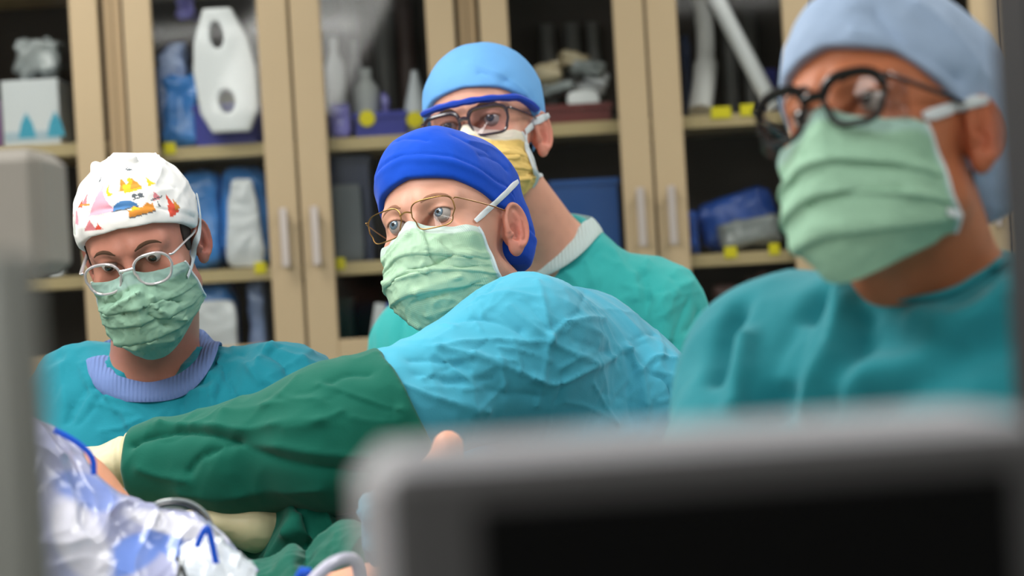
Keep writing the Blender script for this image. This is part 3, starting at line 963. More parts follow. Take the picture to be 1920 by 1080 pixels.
# ---- the surgeon with the royal blue cap, looking up to the left of the camera
hC = Head((-.071, 3.006, 1.456), 153.7, 9.5, 11.1, 1.06)
JC = dict(neck=P(1010, 640, 3.25), chest=P(1085, 820, 3.24), pelvis=vec(.17, 3.28, .92),
          shL=P(985, 655, 3.06), shR=P(1100, 690, 3.42), elL=P(725, 785, 2.93), wrL=P(240, 866, 2.975),
          elR=P(800, 1000, 3.12), wrR=P(485, 990, 2.93))
surgeon = person(dict(
    label='surgeon in royal blue cap and gold wire glasses reaching out in a green sleeve',
    head=hC, joints=JC, skin=srgb(212, 158, 136), skin_mat=SK, hair_mat=hair_grey, iris=srgb(96, 120, 140), flush=.85, stubble=.34, head_res=.0018,
    gaze=(.10, 1, .06), lid=.0047, jaw=1.06, neck_r=.060,
    brow_mat=brow_light, hair=[((-.050, -.082, -.040), (.030, .026, .034)), ((.050, -.082, -.040), (.030, .026, .034))],
    hands={'L': ((-1, .0, .02), (0, .2, -1), (0, -1, .1), (.35, .4, .45, .5, .3)), 'R': ((-1, .05, .10), (.1, -.3, -1), (0, .7, -.5), (.25, .3, .3, .4, .3))},
    cuffs={'L': .010, 'R': .035}, cuff_r={'L': .0375, 'R': .040}, glove_res=.0022,
    gown=dict(mat=MAT['gown_blue'], res=.0034, zfine=1.12, rc=.150, rp=.17, rs=.076, ra=.083, re=.072, rw=.055, short=.25, ka=.05, fold_amp=.0060, fine=70, box=(720, 540, 1270, 760), fh=1.3,
              extra=[(P(1170, 775, 3.22), .092, .07), (P(1232, 742, 3.16), .044, .05), (P(1085, 645, 3.2), .054, .06)],
              neck_cut=[(P(985, 560, 3.20), P(905, 430, 3.15), .058, .085)],
              creases=[([(1008, 527), (1022, 580), (1030, 640), (1022, 690), (1008, 760)], .004, .0045),
                       ([(822, 654), (870, 641), (930, 637), (989, 641), (1030, 641)], .004, .005),
                       ([(1030, 633), (1045, 615), (1065, 602), (1103, 597), (1133, 599)], .004, .005),
                       ([(955, 575), (1000, 613), (1033, 636)], .004, .005),
                       ([(1033, 644), (1078, 663), (1117, 680)], .0035, .005),
                       ([(1000, 708), (1042, 720), (1100, 694), (1145, 672), (1182, 656)], .0045, .007),
                       ([(818, 652), (865, 661), (911, 675), (960, 692), (1011, 712)], .0045, .006),
                       ([(1178, 658), (1202, 697), (1211, 758)], .004, .006),
                       ([(1061, 603), (1122, 624), (1172, 655)], .004, .005),
                       ([(1203, 694), (1228, 671), (1267, 674)], .004, .006),
                       ([(752, 722), (822, 747), (915, 772)], .005, .006),
                       ([(770, 672), (830, 676), (880, 690)], .008, -.006), ([(1080, 640), (1110, 650), (1140, 662)], .008, -.004),
                       ([(900, 560), (960, 550), (1010, 560)], .005, .004), ([(860, 600), (920, 600), (975, 620)], .006, -.005),
                       ([(1222, 700), (1250, 715), (1262, 745)], .005, -.006), ([(1190, 690), (1180, 730), (1185, 780)], .010, -.006),
                       ([(1235, 640), (1240, 670), (1228, 700)], .005, .004), ([(780, 700), (850, 715), (930, 735), (1010, 745)], .010, -.005)]),
    cap=dict(mat=MAT['cap_blue'], res=.0022, amp=.0011, scale=(16, 16, 16), groove=.030, c=(0, -.014, .052), r=(.083, .109, .094), zlo=-.07,
             bulge=[((0, -.05, .085), (.066, .058, .060)), ((0, .035, .090), (.062, .055, .052)), ((0, -.070, .005), (.078, .056, .062))],
             hem=[(0, .071), (35, .062), (60, .046), (80, .032), (96, .026), (106, .014), (114, -.008), (124, -.020), (140, -.028), (180, -.030)],
             creases=[([(745, 262), (775, 258), (800, 262)], .004, -.004), ([(850, 252), (880, 268), (915, 285)], .006, -.003), ([(725, 300), (760, 290), (830, 300), (900, 320)], .008, .002),
                      ([(900, 290), (930, 300), (950, 318)], .004, -.003), ([(880, 265), (925, 280), (955, 310)], .005, .003)]),
    mask=dict(mat=MAT['mask_weave'], col=srgb(176, 212, 182), hem_col=srgb(206, 222, 220), wx=.96, seed=2, crumple=.0038, pleat_amp=.003, wz=1.02,
              creases=[([(812, 452), (840, 478), (880, 480)], .0035, .006), ([(765, 505), (800, 500), (850, 478)], .003, -.005),
                       ([(722, 532), (760, 520), (800, 508)], .003, .006), ([(728, 560), (780, 548), (860, 520)], .0035, .006),
                       ([(735, 575), (800, 560), (900, 530)], .004, -.005), ([(745, 590), (770, 600), (785, 612)], .003, .005),
                       ([(720, 490), (740, 470), (765, 440)], .003, .004), ([(800, 470), (820, 490), (860, 500), (895, 498)], .004, -.004),
                       ([(760, 600), (800, 590), (860, 570), (925, 545)], .004, .004), ([(785, 440), (800, 470), (790, 500)], .0035, .004)]),
    straps=[dict(px=[(889, 417), (905, 400), (925, 382), (945, 363), (958, 350), (968, 341)], w=.0040), dict(px=[(936, 541), (942, 544), (948, 547)], w=.003)],
    glasses=dict(mat=MAT['gold'], cx=.0335, z=.016, w=.052, h=.036, r=.00085, y=.112, n=4, wrap=3.6, tilt=.12, taper=.86, tr=.0008, hinge=.36, bridge=.22)))

# ---- the surgeon with the printed cap, looking down
hL = Head((-.493, 3.273, 1.469), 176.5, -17.0, 9.5, 1.0, .955)
JL = dict(neck=P(285, 718, 3.36), chest=P(300, 930, 3.36), pelvis=vec(-.46, 3.42, .92),
          shR=P(172, 765, 3.38), shL=P(525, 765, 3.32), elR=P(110, 990, 3.22), elL=P(560, 1000, 3.20), wrR=P(150, 1010, 2.98), wrL=P(350, 1025, 3.02))
def paint_print(l):
    n = len(l); col = np.tile(np.array(srgb(238, 238, 236)), (n, 1))
    th = np.degrees(np.arctan2(-l[:, 0], l[:, 1])); z = l[:, 2] * 1000 - 11 + np.abs(th) * .08      # th > 0 towards the photograph's right
    front = l[:, 1] > -.03
    def tri(c, h, w_, z0, colr, crumb=0):
        t = (z - z0) / h; m = (t > 0) & (t < 1) & (np.abs(th - c) < w_ * (1 - t)) & front
        col[m] = colr
    def disc(c, zc, rt, rz, colr, half=None):
        d = ((th - c) / rt) ** 2 + ((z - zc) / rz) ** 2; m = (d < 1) & front
        if half == 'up': m &= z > zc
        col[m] = colr
    def rect(c, zc, wt, wz, colr):
        m = (np.abs(th - c) < wt) & (np.abs(z - zc) < wz) & front; col[m] = colr
    pink, rose, amber, oran, blue, red, dark, sage = [np.array(srgb(*c)) for c in ((226, 164, 182), (216, 132, 140), (236, 182, 50), (212, 140, 60), (76, 124, 176), (222, 88, 70), (86, 92, 98), (190, 196, 190))]
    tri(-15, 34, 15, 84, pink); tri(-39, 14, 5, 100, rose); tri(-46, 10, 5, 96, red)
    rect(-38, 99, 9, 1.2, oran); rect(-14, 84, 14, 1, sage)
    disc(-3, 110, 4.5, 7, amber); disc(-1, 112, 3.6, 6, np.array(srgb(238, 238, 236)))
    disc(10, 84, 12, 11, blue, 'up'); rect(10, 84, 12.5, .8, dark)
    tri(14, 16, 7, 106, oran); rect(23, 108, 10, 5, amber); tri(28, 13, 7, 106, oran); disc(24, 116, 3, 4, amber)
    tri(46, 11, 5, 104, amber); disc(22, 98, 3, 2.5, dark); disc(28, 97, 3, 2.5, dark); rect(25, 94, 6, .8, dark)
    rect(24, 77, 12, 5, oran); tri(18, 6, 5, 80, amber); tri(30, 6, 5, 80, oran); rect(24, 72, 13, .8, dark)
    tri(43, 12, 5, 84, rose); rect(43, 86, 7, .8, dark); tri(42, 10, 1.6, 74, dark)
    tri(56, 30, 6, 58, red); tri(52, 18, 5, 56, red); tri(61, 16, 4, 62, oran)
    tri(-27, 15, 8, 66, rose); tri(-17, 9, 4, 66, red); tri(-52, 22, 6, 74, pink); tri(-61, 20, 5, 60, sage); tri(-66, 14, 4, 84, rose)
    rect(33, 128, 5, .8, dark); tri(30, 8, 1.6, 128, dark); tri(35, 9, 1.6, 128, dark); tri(-24, 10, 1.6, 122, dark); tri(5, 8, 7, 128, sage)
    return col
lnurse = person(dict(
    label='surgeon in white printed cap and clear-framed glasses looking down, lavender collar on teal gown',
    head=hL, joints=JL, skin=srgb(184, 126, 108), skin_mat=SK, hair_mat=hair_dark, brow_mat=hair_brown, iris=srgb(60, 44, 36), flush=.6, head_res=.0022, gaze=(0, .9, -.35), lid=.0036,
    hair=[((-.072, .014, .030), (.016, .022, .030)), ((.072, .014, .030), (.016, .022, .030)), ((0, -.085, -.03), (.06, .04, .04))],
    hands={'L': ((-.8, -.5, -.05), (0, 0, -1), (-.4, .8, 0)), 'R': ((.5, -.8, -.1), (0, 0, -1), (.8, .4, 0))},
    gown=dict(mat=MAT['gown_teal'], res=.0042, zfine=1.12, rc=.135, rp=.16, rs=.066, ra=.070, fold_amp=.011, nd=.005, fine=44, fh=1.9, fw=1.3, box=(110, 640, 600, 800), seed=4,
              neck_cut=[(P(284, 640, 3.28), P(272, 540, 3.16), .061, .082), (P(262, 635, 3.22), P(255, 560, 3.05), .046, .08), (P(318, 630, 3.24), P(300, 550, 3.1), .042, .075)],
              creases=[([(405, 676), (425, 705), (448, 760)], .008, -.008), ([(436, 656), (482, 704), (530, 730)], .008, .007), ([(511, 664), (530, 680), (546, 712)], .007, -.009),
                       ([(467, 685), (487, 720)], .006, .006), ([(490, 650), (540, 665), (600, 690)], .008, .005), ([(159, 729), (140, 755), (125, 790)], .007, -.007),
                       ([(337, 785), (345, 738), (392, 712)], .008, -.007), ([(395, 700), (400, 760), (380, 800)], .008, .006), ([(200, 745), (260, 760), (300, 800)], .008, .004),
                       ([(455, 668), (500, 720), (520, 760)], .006, -.006)]),
    cap=dict(mat=MAT['cap_print'], paint=paint_print, res=.0018, amp=.0024, scale=(20, 20, 26), c=(0, -.012, .058), r=(.086, .108, .090), band=.026, tips=[((.028, .014, .1455), (.006, .006, .007)), ((-.022, .014, .1465), (.008, .006, .006))],
             hem=[(0, .071), (30, .065), (60, .048), (80, .034), (100, .020), (125, -.02), (180, -.03)],
             creases=[([(215, 292), (222, 320), (212, 350)], .005, .005), ([(290, 292), (300, 320), (290, 345)], .005, .005), ([(165, 400), (220, 388), (300, 390), (365, 408)], .003, -.003), ([(205, 300), (250, 296), (295, 298)], .004, .004),
                      ([(175, 360), (240, 345), (330, 352)], .004, -.0025)]),
    mask=dict(mat=MAT['mask_plain'], col=srgb(134, 172, 150), hem_col=srgb(148, 178, 172), top_band=.14, wz=1.05, seed=5, crumple=.0042, pleat_amp=.0030,
              creases=[([(200, 590), (230, 570), (260, 552)], .003, .007), ([(190, 610), (230, 590), (275, 575)], .003, -.006), ([(285, 560), (300, 585), (345, 600)], .003, .008),
                       ([(280, 590), (310, 610), (350, 612)], .003, -.006), ([(190, 625), (220, 640), (255, 650)], .004, .007), ([(255, 555), (262, 600), (268, 660)], .004, .005),
                       ([(285, 570), (310, 562), (340, 566)], .003, -.006), ([(280, 640), (320, 635), (355, 625)], .004, .006), ([(195, 570), (215, 565), (240, 545)], .003, -.005)]),
    straps=[dict(px=[(348, 520), (357, 495), (367, 460), (371, 430), (372, 405), (371, 380), (362, 355)], w=.0042)],
    glasses=dict(mat=MAT['clear_frame'], cx=.0355, z=.010, w=.052, h=.044, r=.0020, y=.114, n=2.5, wrap=2.4, tilt=.12, taper=.92, tr=.0030, tflat=.5, hinge=.30, bridge=.16, br=1.1)))

# ---- the tall surgeon behind, light blue cap
hB = Head((-.025, 3.514, 1.609), 165.9, 6.2, 7.0, 1.06)
JB = dict(neck=P(1050, 468, 3.84), chest=P(1020, 720, 3.90), pelvis=vec(.09, 3.93, .95),
          shR=P(815, 655, 3.98), shL=P(1205, 600, 3.84), elR=P(755, 960, 3.95), elL=P(1285, 900, 3.75), wrR=P(900, 1050, 3.72), wrL=P(1050, 1060, 3.62))
tall = person(dict(
    label='tall surgeon in light blue cap and yellow mask standing behind the others',
    head=hB, joints=JB, skin=srgb(226, 166, 142), skin_mat=SK, hair_mat=hair_black, brow_mat=hair_brown, iris=srgb(70, 80, 96), flush=.7, head_res=.0024, gaze=(0, 1, .02), neck_r=.060, lid=.0036,
    hair=[((-.064, -.050, -.022), (.020, .026, .030)), ((.064, -.050, -.022), (.020, .026, .030))],
    hands={'L': ((-1, 0, 0), (0, 0, -1), (0, -1, 0)), 'R': ((1, 0, 0), (0, 0, -1), (0, -1, 0))},
    gown=dict(mat=MAT['gown_green'], res=.0048, zfine=1.15, rc=.150, rs=.082, ra=.088, re=.075, fold_amp=.009, nd=-.012, fine=50, box=(1020, 470, 1330, 700), seed=9, fh=1.7, fw=1.3,
              neck_cut=[(P(1024, 418, 3.80), P(960, 345, 3.68), .058, .085)],
              creases=[([(1211, 513), (1214, 570), (1205, 630)], .010, -.012), ([(1205, 650), (1267, 636), (1325, 622)], .009, .008), ([(1217, 591), (1250, 550), (1295, 530)], .009, .008),
                       ([(1100, 490), (1115, 540), (1105, 600)], .008, .006), ([(1255, 646), (1290, 620), (1310, 590)], .008, -.008), ([(1150, 470), (1180, 520), (1190, 560)], .008, .005), ([(760, 590), (750, 640)], .008, -.006),
                       ([(1220, 560), (1260, 520)], .006, -.006)]),
    cap=dict(mat=MAT['cap_light'], res=.0028, amp=.0010, scale=(14, 14, 14), c=(0, -.016, .056), r=(.087, .114, .098), bulge=[((0, -.05, .09), (.07, .06, .06))],
             hem=[(0, .070), (35, .064), (60, .052), (80, .040), (100, .020), (120, -.010), (180, -.03)],
             creases=[([(900, 135), (950, 150), (975, 190)], .006, -.005), ([(880, 120), (940, 140), (985, 175)], .006, .003)]),
    mask=dict(mat=MAT['mask_plain'], col=srgb(240, 204, 120), hem_col=srgb(240, 238, 228), top_band=.15, seed=8, crumple=.004, pleat_amp=.003, creases=[([(935, 300), (970, 295), (1005, 290)], .004, .005), ([(940, 320), (970, 330), (1000, 325)], .004, -.004)]),
    straps=[dict(px=[(982, 248), (992, 238), (1005, 228), (1018, 220), (1028, 216)], w=.0058), dict(px=[(984, 250), (986, 280), (995, 310), (1008, 330), (1022, 328)], w=.0040)],
    glasses=dict(mat=MAT['dark_frame'], lens_mat=MAT['lens_tint'], cx=.034, z=.013, w=.054, h=.039, r=.0021, top=1.5, y=.112, n=4, wrap=3.0, tilt=.10, taper=.9, tr=.0016, hinge=.36, bridge=.2, br=1.5)))

# ---- the surgeon in front on the right, black glasses
hR = Head((.302, 1.909, 1.487), 142.0, 13.5, 9.0, 1.08, .935)
JR = dict(neck=P(1775, 565, 2.14), chest=P(1760, 860, 2.14), pelvis=vec(.40, 2.10, .90),
          shR=P(1468, 712, 2.25), shL=P(2107, 660, 2.0), elR=P(1345, 960, 2.10), elL=P(2180, 1150, 1.82), wrR=P(1120, 1090, 2.10), wrL=P(1700, 1250, 1.85))
near = person(dict(
    label='surgeon in pale grey-blue cap, black glasses and green mask, nearest of the four',
    head=hR, joints=JR, skin=srgb(188, 114, 78), skin_mat=SK, hair_mat=hair_black, iris=srgb(40, 28, 24), flush=.45, head_res=.0022, gaze=(.1, 1, 0), lid=.0042, neck_r=.064,
    hair=[((-.066, -.055, -.028), (.018, .024, .030))],
    hands={'L': ((-1, 0, 0), (0, 0, -1), (0, 1, 0)), 'R': ((-1, .3, 0), (0, 0, -1), (0, -1, 0))},
    gown=dict(mat=MAT['gown_deep'], res=.0045, zfine=1.1, rc=.150, rs=.070, ra=.080, fold_amp=.007, fold_scale=(5, 5, 3),
              neck_cut=[(P(1745, 455, 2.10), P(1690, 340, 2.02), .062, .085)],
              creases=[([(1589, 725), (1700, 702), (1800, 650), (1917, 569)], .026, .022, 1), ([(1650, 760), (1811, 668), (1917, 618)], .020, -.024, 1), ([(1589, 540), (1578, 647), (1533, 760)], .016, .020, 1),
                       ([(1545, 552), (1485, 636), (1455, 760)], .016, -.022, 1), ([(1500, 610), (1465, 700)], .012, .015, 1), ([(1720, 600), (1800, 610), (1890, 560)], .014, .012, 1), ([(1620, 600), (1600, 680), (1570, 760)], .012, -.014, 1), ([(1380, 580), (1355, 640), (1344, 700)], .012, -.020, 1), ([(1400, 640), (1380, 760)], .012, .013, 1),
                       ([(1640, 640), (1760, 650), (1880, 580)], .02, -.010, 1)]),
    cap=dict(mat=MAT['cap_grey'], res=.0024, amp=.0022, scale=(12, 12, 12), c=(0, -.018, .058), r=(.087, .118, .100), bulge=[((0, -.06, .07), (.072, .066, .07)), ((-.03, -.09, .0), (.05, .04, .05))], zlo=-.09,
             hem=[(0, .070), (35, .060), (60, .040), (80, .024), (96, .018), (115, -.01), (135, -.05), (180, -.06)],
             creases=[([(1640, 20), (1700, 90), (1800, 150)], .006, -.006), ([(1720, 10), (1780, 60), (1830, 120)], .006, .006), ([(1600, 60), (1680, 80), (1760, 140)], .006, .004)]),
    mask=dict(mat=MAT['mask_plain'], col=srgb(158, 200, 172), hem_col=srgb(170, 206, 198), top_band=.12, wx=.98, seed=11, crumple=.0022, dip=[.0, .009, .013, .013, .010], pleat_amp=.0052, pleats=(.36, .56, .76), wz=1.10,
              creases=[([(1505, 290), (1580, 305), (1690, 312)], .004, -.005), ([(1520, 385), (1600, 360), (1690, 352)], .004, -.005)]),
    straps=[dict(px=[(1728, 222), (1750, 214), (1780, 203), (1810, 193), (1850, 186)], w=.0050), dict(px=[(1770, 398), (1785, 402), (1800, 404)], w=.0035)],
    glasses=dict(mat=MAT['black_frame'], cx=.034, z=.012, w=.050, h=.042, r=.0028, top=1.6, y=.118, n=2.8, wrap=3.0, tilt=.10, taper=.88, tr=.0026, tflat=.7, hinge=.34, bridge=.18, br=1.6, shield=True)))
# ------------------------------------------------------------------ clothing extras on the figures
def part_nets(f, lo, hi, res, name, mat, parent, creases_=None, fold=0.0, smooth=1, scale=(9, 9, 9)):
    V, Q = nets(f, *[np.arange(lo[i], hi[i], res) for i in range(3)], smooth=smooth)
    if fold:
        N_ = normals(V, Q); wv = np.stack([fbm(V * 4 + 11, 2), fbm(V * 4 + 31, 2), fbm(V * 4 + 57, 2)], 1) - .5
        V = V + N_ * (fold * (ridged(V * np.array(scale) + wv * 4, 2) - .35))[:, None]
    if creases_:
        rg = random.Random(len(creases_)); fine = []
        for _ in range(15):
            x, y, an, L_ = rg.uniform(270, 740), rg.uniform(730, 930), rg.choice((-.25, -.1, .3, -.6)) + rg.uniform(-.3, .3), rg.uniform(40, 130)
            fine.append(([(x + L_ * t * math.cos(an), y + L_ * t * math.sin(an) + 8 * math.sin(t * 3)) for t in (0, .35, .7, 1)], rg.uniform(.003, .005), rg.choice((1, -1)) * rg.uniform(.0010, .0024)))
        V = creases(V, Q, creases_ + fine)
    return link_mesh(name, V, Q, mat, parent), V, Q

def sleeve(parent, pts, rs, cutA, cutB, res, cr, fold, scale=(9, 9, 9)):
    pts = [np.asarray(p) for p in pts]
    def f(p):
        d = None
        for i in range(len(pts) - 1):
            c = cone(p, pts[i], pts[i + 1], rs[i], rs[i + 1]); d = c if d is None else smin(d, c, .05)
        for (o, n) in (cutA, cutB):
            d = smax(d, (p - o) @ unit(n), .006)
        return d
    a = np.array(pts); m = max(rs) + .03
    return part_nets(f, a.min(0) - m, a.max(0) + m, res, 'sleeve', MAT['sleeve'], parent, cr, fold, 2, scale)

S = surgeon['root']
wL, uL = P(250, 866, 2.97), P(735, 745, 2.93)
sleeve(S, [P(225, 868, 2.97), P(300, 872, 2.965), P(430, 864, 2.95), P(620, 824, 2.92), P(760, 790, 2.93)], [.031, .044, .060, .079, .098],
       (wL, wL - P(420, 850, 2.95)), (P(752, 742, 2.93), P(900, 660, 2.96) - P(640, 790, 2.93)), .0036,
       [([(247, 832), (287, 815), (347, 808), (400, 814), (447, 828)], .006, -.012), ([(300, 795), (413, 800), (453, 806), (513, 798), (600, 790)], .008, .009),
        ([(353, 885), (372, 860), (410, 842), (447, 832), (513, 857), (613, 880), (690, 890)], .008, -.008),
        ([(447, 838), (520, 838), (600, 850), (690, 856)], .008, .007), ([(600, 722), (660, 740), (720, 762), (752, 768)], .006, .006), ([(640, 735), (690, 755), (735, 768)], .009, -.006),
        ([(620, 715), (655, 700), (690, 700)], .007, -.006), ([(262, 880), (300, 892), (350, 900)], .007, .006), ([(420, 770), (500, 760), (600, 752)], .007, .005), ([(340, 925), (450, 928), (600, 915)], .010, .006)],
       .006, (5, 5, 9))
wR = P(498, 985, 2.935)
sleeve(S, [P(475, 985, 2.93), P(520, 990, 2.94), P(620, 1010, 2.99), P(790, 1010, 3.08)], [.046, .060, .074, .085],
       (wR, wR - P(620, 1000, 2.98)), (P(780, 1010, 3.07), P(800, 1010, 3.08) - P(700, 1010, 3.03)), .004,
       [([(560, 945), (585, 990), (575, 1030)], .008, -.016), ([(600, 945), (615, 990), (640, 1030)], .007, .014), ([(535, 1000), (570, 960), (580, 945)], .007, .010), ([(630, 960), (655, 985), (670, 1010)], .007, -.012)], .022, (8, 8, 12))

def neck_ring(fig, front, back, rad, mat, flat=.30, name='collar', off=.003, close=True):
    t = fig['trees'][3:] ; pp, nn = [], []
    for (x, y) in front:
        h_ = hit(x, y, t)
        if h_ is None: continue
        pp.append(h_[0] + h_[1] * off); nn.append(h_[1])
    c = np.mean(pp, 0)
    for b in back:
        b = np.asarray(b); pp.append(b); nn.append(unit((b - fig['J']['neck']) * (1, 1, .3) + (0, 0, .02)))
    s_ = spline(pp + [pp[0]], 10)[:-1]; n2 = spline(nn + [nn[0]], 10)[:-1]
    mb = MB().tube(s_, rad, 12, closed=True, flat=flat, nrm=n2)
    return mb.build(name, mat, fig['root'], smooth=True)
J = JL['neck']
neck_ring(lnurse, [(184, 676), (192, 704), (215, 726), (275, 736), (335, 724), (372, 694), (392, 656), (392, 636)],
          [J + vec(.070, .055, .055), J + vec(.0, .085, .06), J + vec(-.075, .05, .045)], .0165, MAT['collar_lav'], off=.001)
J = JB['neck']
neck_ring(tall, [(950, 520), (1005, 504), (1045, 488), (1080, 462), (1106, 432)], [J + vec(.058, .035, .035), J + vec(.0, .075, .045), J + vec(-.07, .04, .03)], .0165, MAT['collar_white'])
J = JR['neck']
neck_ring(near, [(1615, 540), (1660, 560), (1720, 566), (1790, 550), (1850, 516), (1880, 495)], [J + vec(.07, .03, .035), J + vec(.02, .08, .045), J + vec(-.06, .04, .03)], .0045, MAT['gown_deep'], flat=.6)
# blue brow band of the tall surgeon's eye shield
bb = [hB.W((x, .118 - 9.5 * x * x, .043 + .05 * abs(x) * (1 if x > 0 else .6))) for x in np.linspace(.066, -.072, 14)] + [hB.W((-.081, .045, .040)), hB.W((-.083, .010, .036))]
MB().tube(spline(bb, 3), [.0066 * (1 + .10 * math.sin(i * .9)) for i in range(len(spline(bb, 3)))], 8, flat=.8).build('brow_band', MAT['blue_band'], tall['root'], smooth=True)

# ------------------------------------------------------------------ room
MAT['wall'] = material('wall_paint', srgb(196, 194, 186), .8, vary=.03)
MAT['floor'] = material('vinyl_floor', srgb(150, 158, 160), .35, vary=.06, bump=[('noise', 60, .05, .001)])
MAT['ceiling'] = material('ceiling_board', srgb(226, 226, 222), .9, bump=[('noise', 200, .2, .001)])
MAT['beige'] = material('beige_laminate', srgb(184, 163, 130), .45, .3, vary=.03, vary_scale=3)
MAT['carcass'] = material('taupe_laminate_edge', srgb(168, 144, 110), .5, .3)
MAT['inner'] = material('shade_darkened_interior_laminate', srgb(58, 50, 46), .6, .2)  # beige cabinet interior painted dark brown; its unlit shade is in the colour
MAT['shelf'] = material('shelf_edge_laminate', srgb(184, 164, 122), .5)
MAT['handle'] = material('satin_grey_handle', srgb(188, 178, 172), .35, .5, metal=.3)
MAT['pane'] = clear_material('cabinet_glass', (.93, .94, .93), .012, .05)
MAT['yellow'] = material('yellow_label', srgb(226, 212, 20), .6)
MAT['panel_light'] = material('ceiling_light_diffuser', (1, .99, .96), .5, emit=3.0)
XW, Y0, Y1 = 2.75, -2.2, 6.32
def structure(name, lo, hi, mat): 
    return MB().box(lo, hi).build(name, mat, kind='structure')
structure('floor', (-XW, Y0, -.06), (XW, Y1, 0), MAT['floor'])
structure('ceiling', (-XW, Y0, CEIL), (XW, Y1, CEIL + .06), MAT['ceiling'])
structure('wall_back', (-XW, Y1, 0), (XW, Y1 + .1, CEIL), MAT['wall'])
structure('wall_front', (-XW, Y0 - .1, 0), (XW, Y0, CEIL), MAT['wall'])
structure('wall_left', (-XW - .1, Y0, 0), (-XW, Y1, CEIL), MAT['wall'])
structure('wall_right', (XW, Y0, 0), (XW + .1, Y1, CEIL), MAT['wall'])
for i, (x, y) in enumerate(PANELS):
    side = 'on the left' if x < 0 else 'on the right'
    row = ['behind the camera', 'over the foreground equipment', 'over the operating team', 'in front of the cabinets'][[-1.0, 1.0, 3.1, 5.0].index(y)]
    r_ = empty('ceiling_light', (x, y, CEIL - .02), 'square-edged white ceiling light panel %s, %s' % (row, side), 'light', 'ceiling light panels')
    fr_ = MB()
    for a, b in (((-.62, -.31), (.62, -.285)), ((-.62, .285), (.62, .31)), ((-.62, -.285), (-.595, .285)), ((.595, -.285), (.62, .285))):
        fr_.box((x + a[0], y + a[1], CEIL - .02), (x + b[0], y + b[1], CEIL))
    fr_.build('frame', MAT['ceiling'], r_)
    MB().box((x - .595, y - .285, CEIL - .012), (x + .595, y + .285, CEIL - .002)).build('diffuser', MAT['panel_light'], r_)

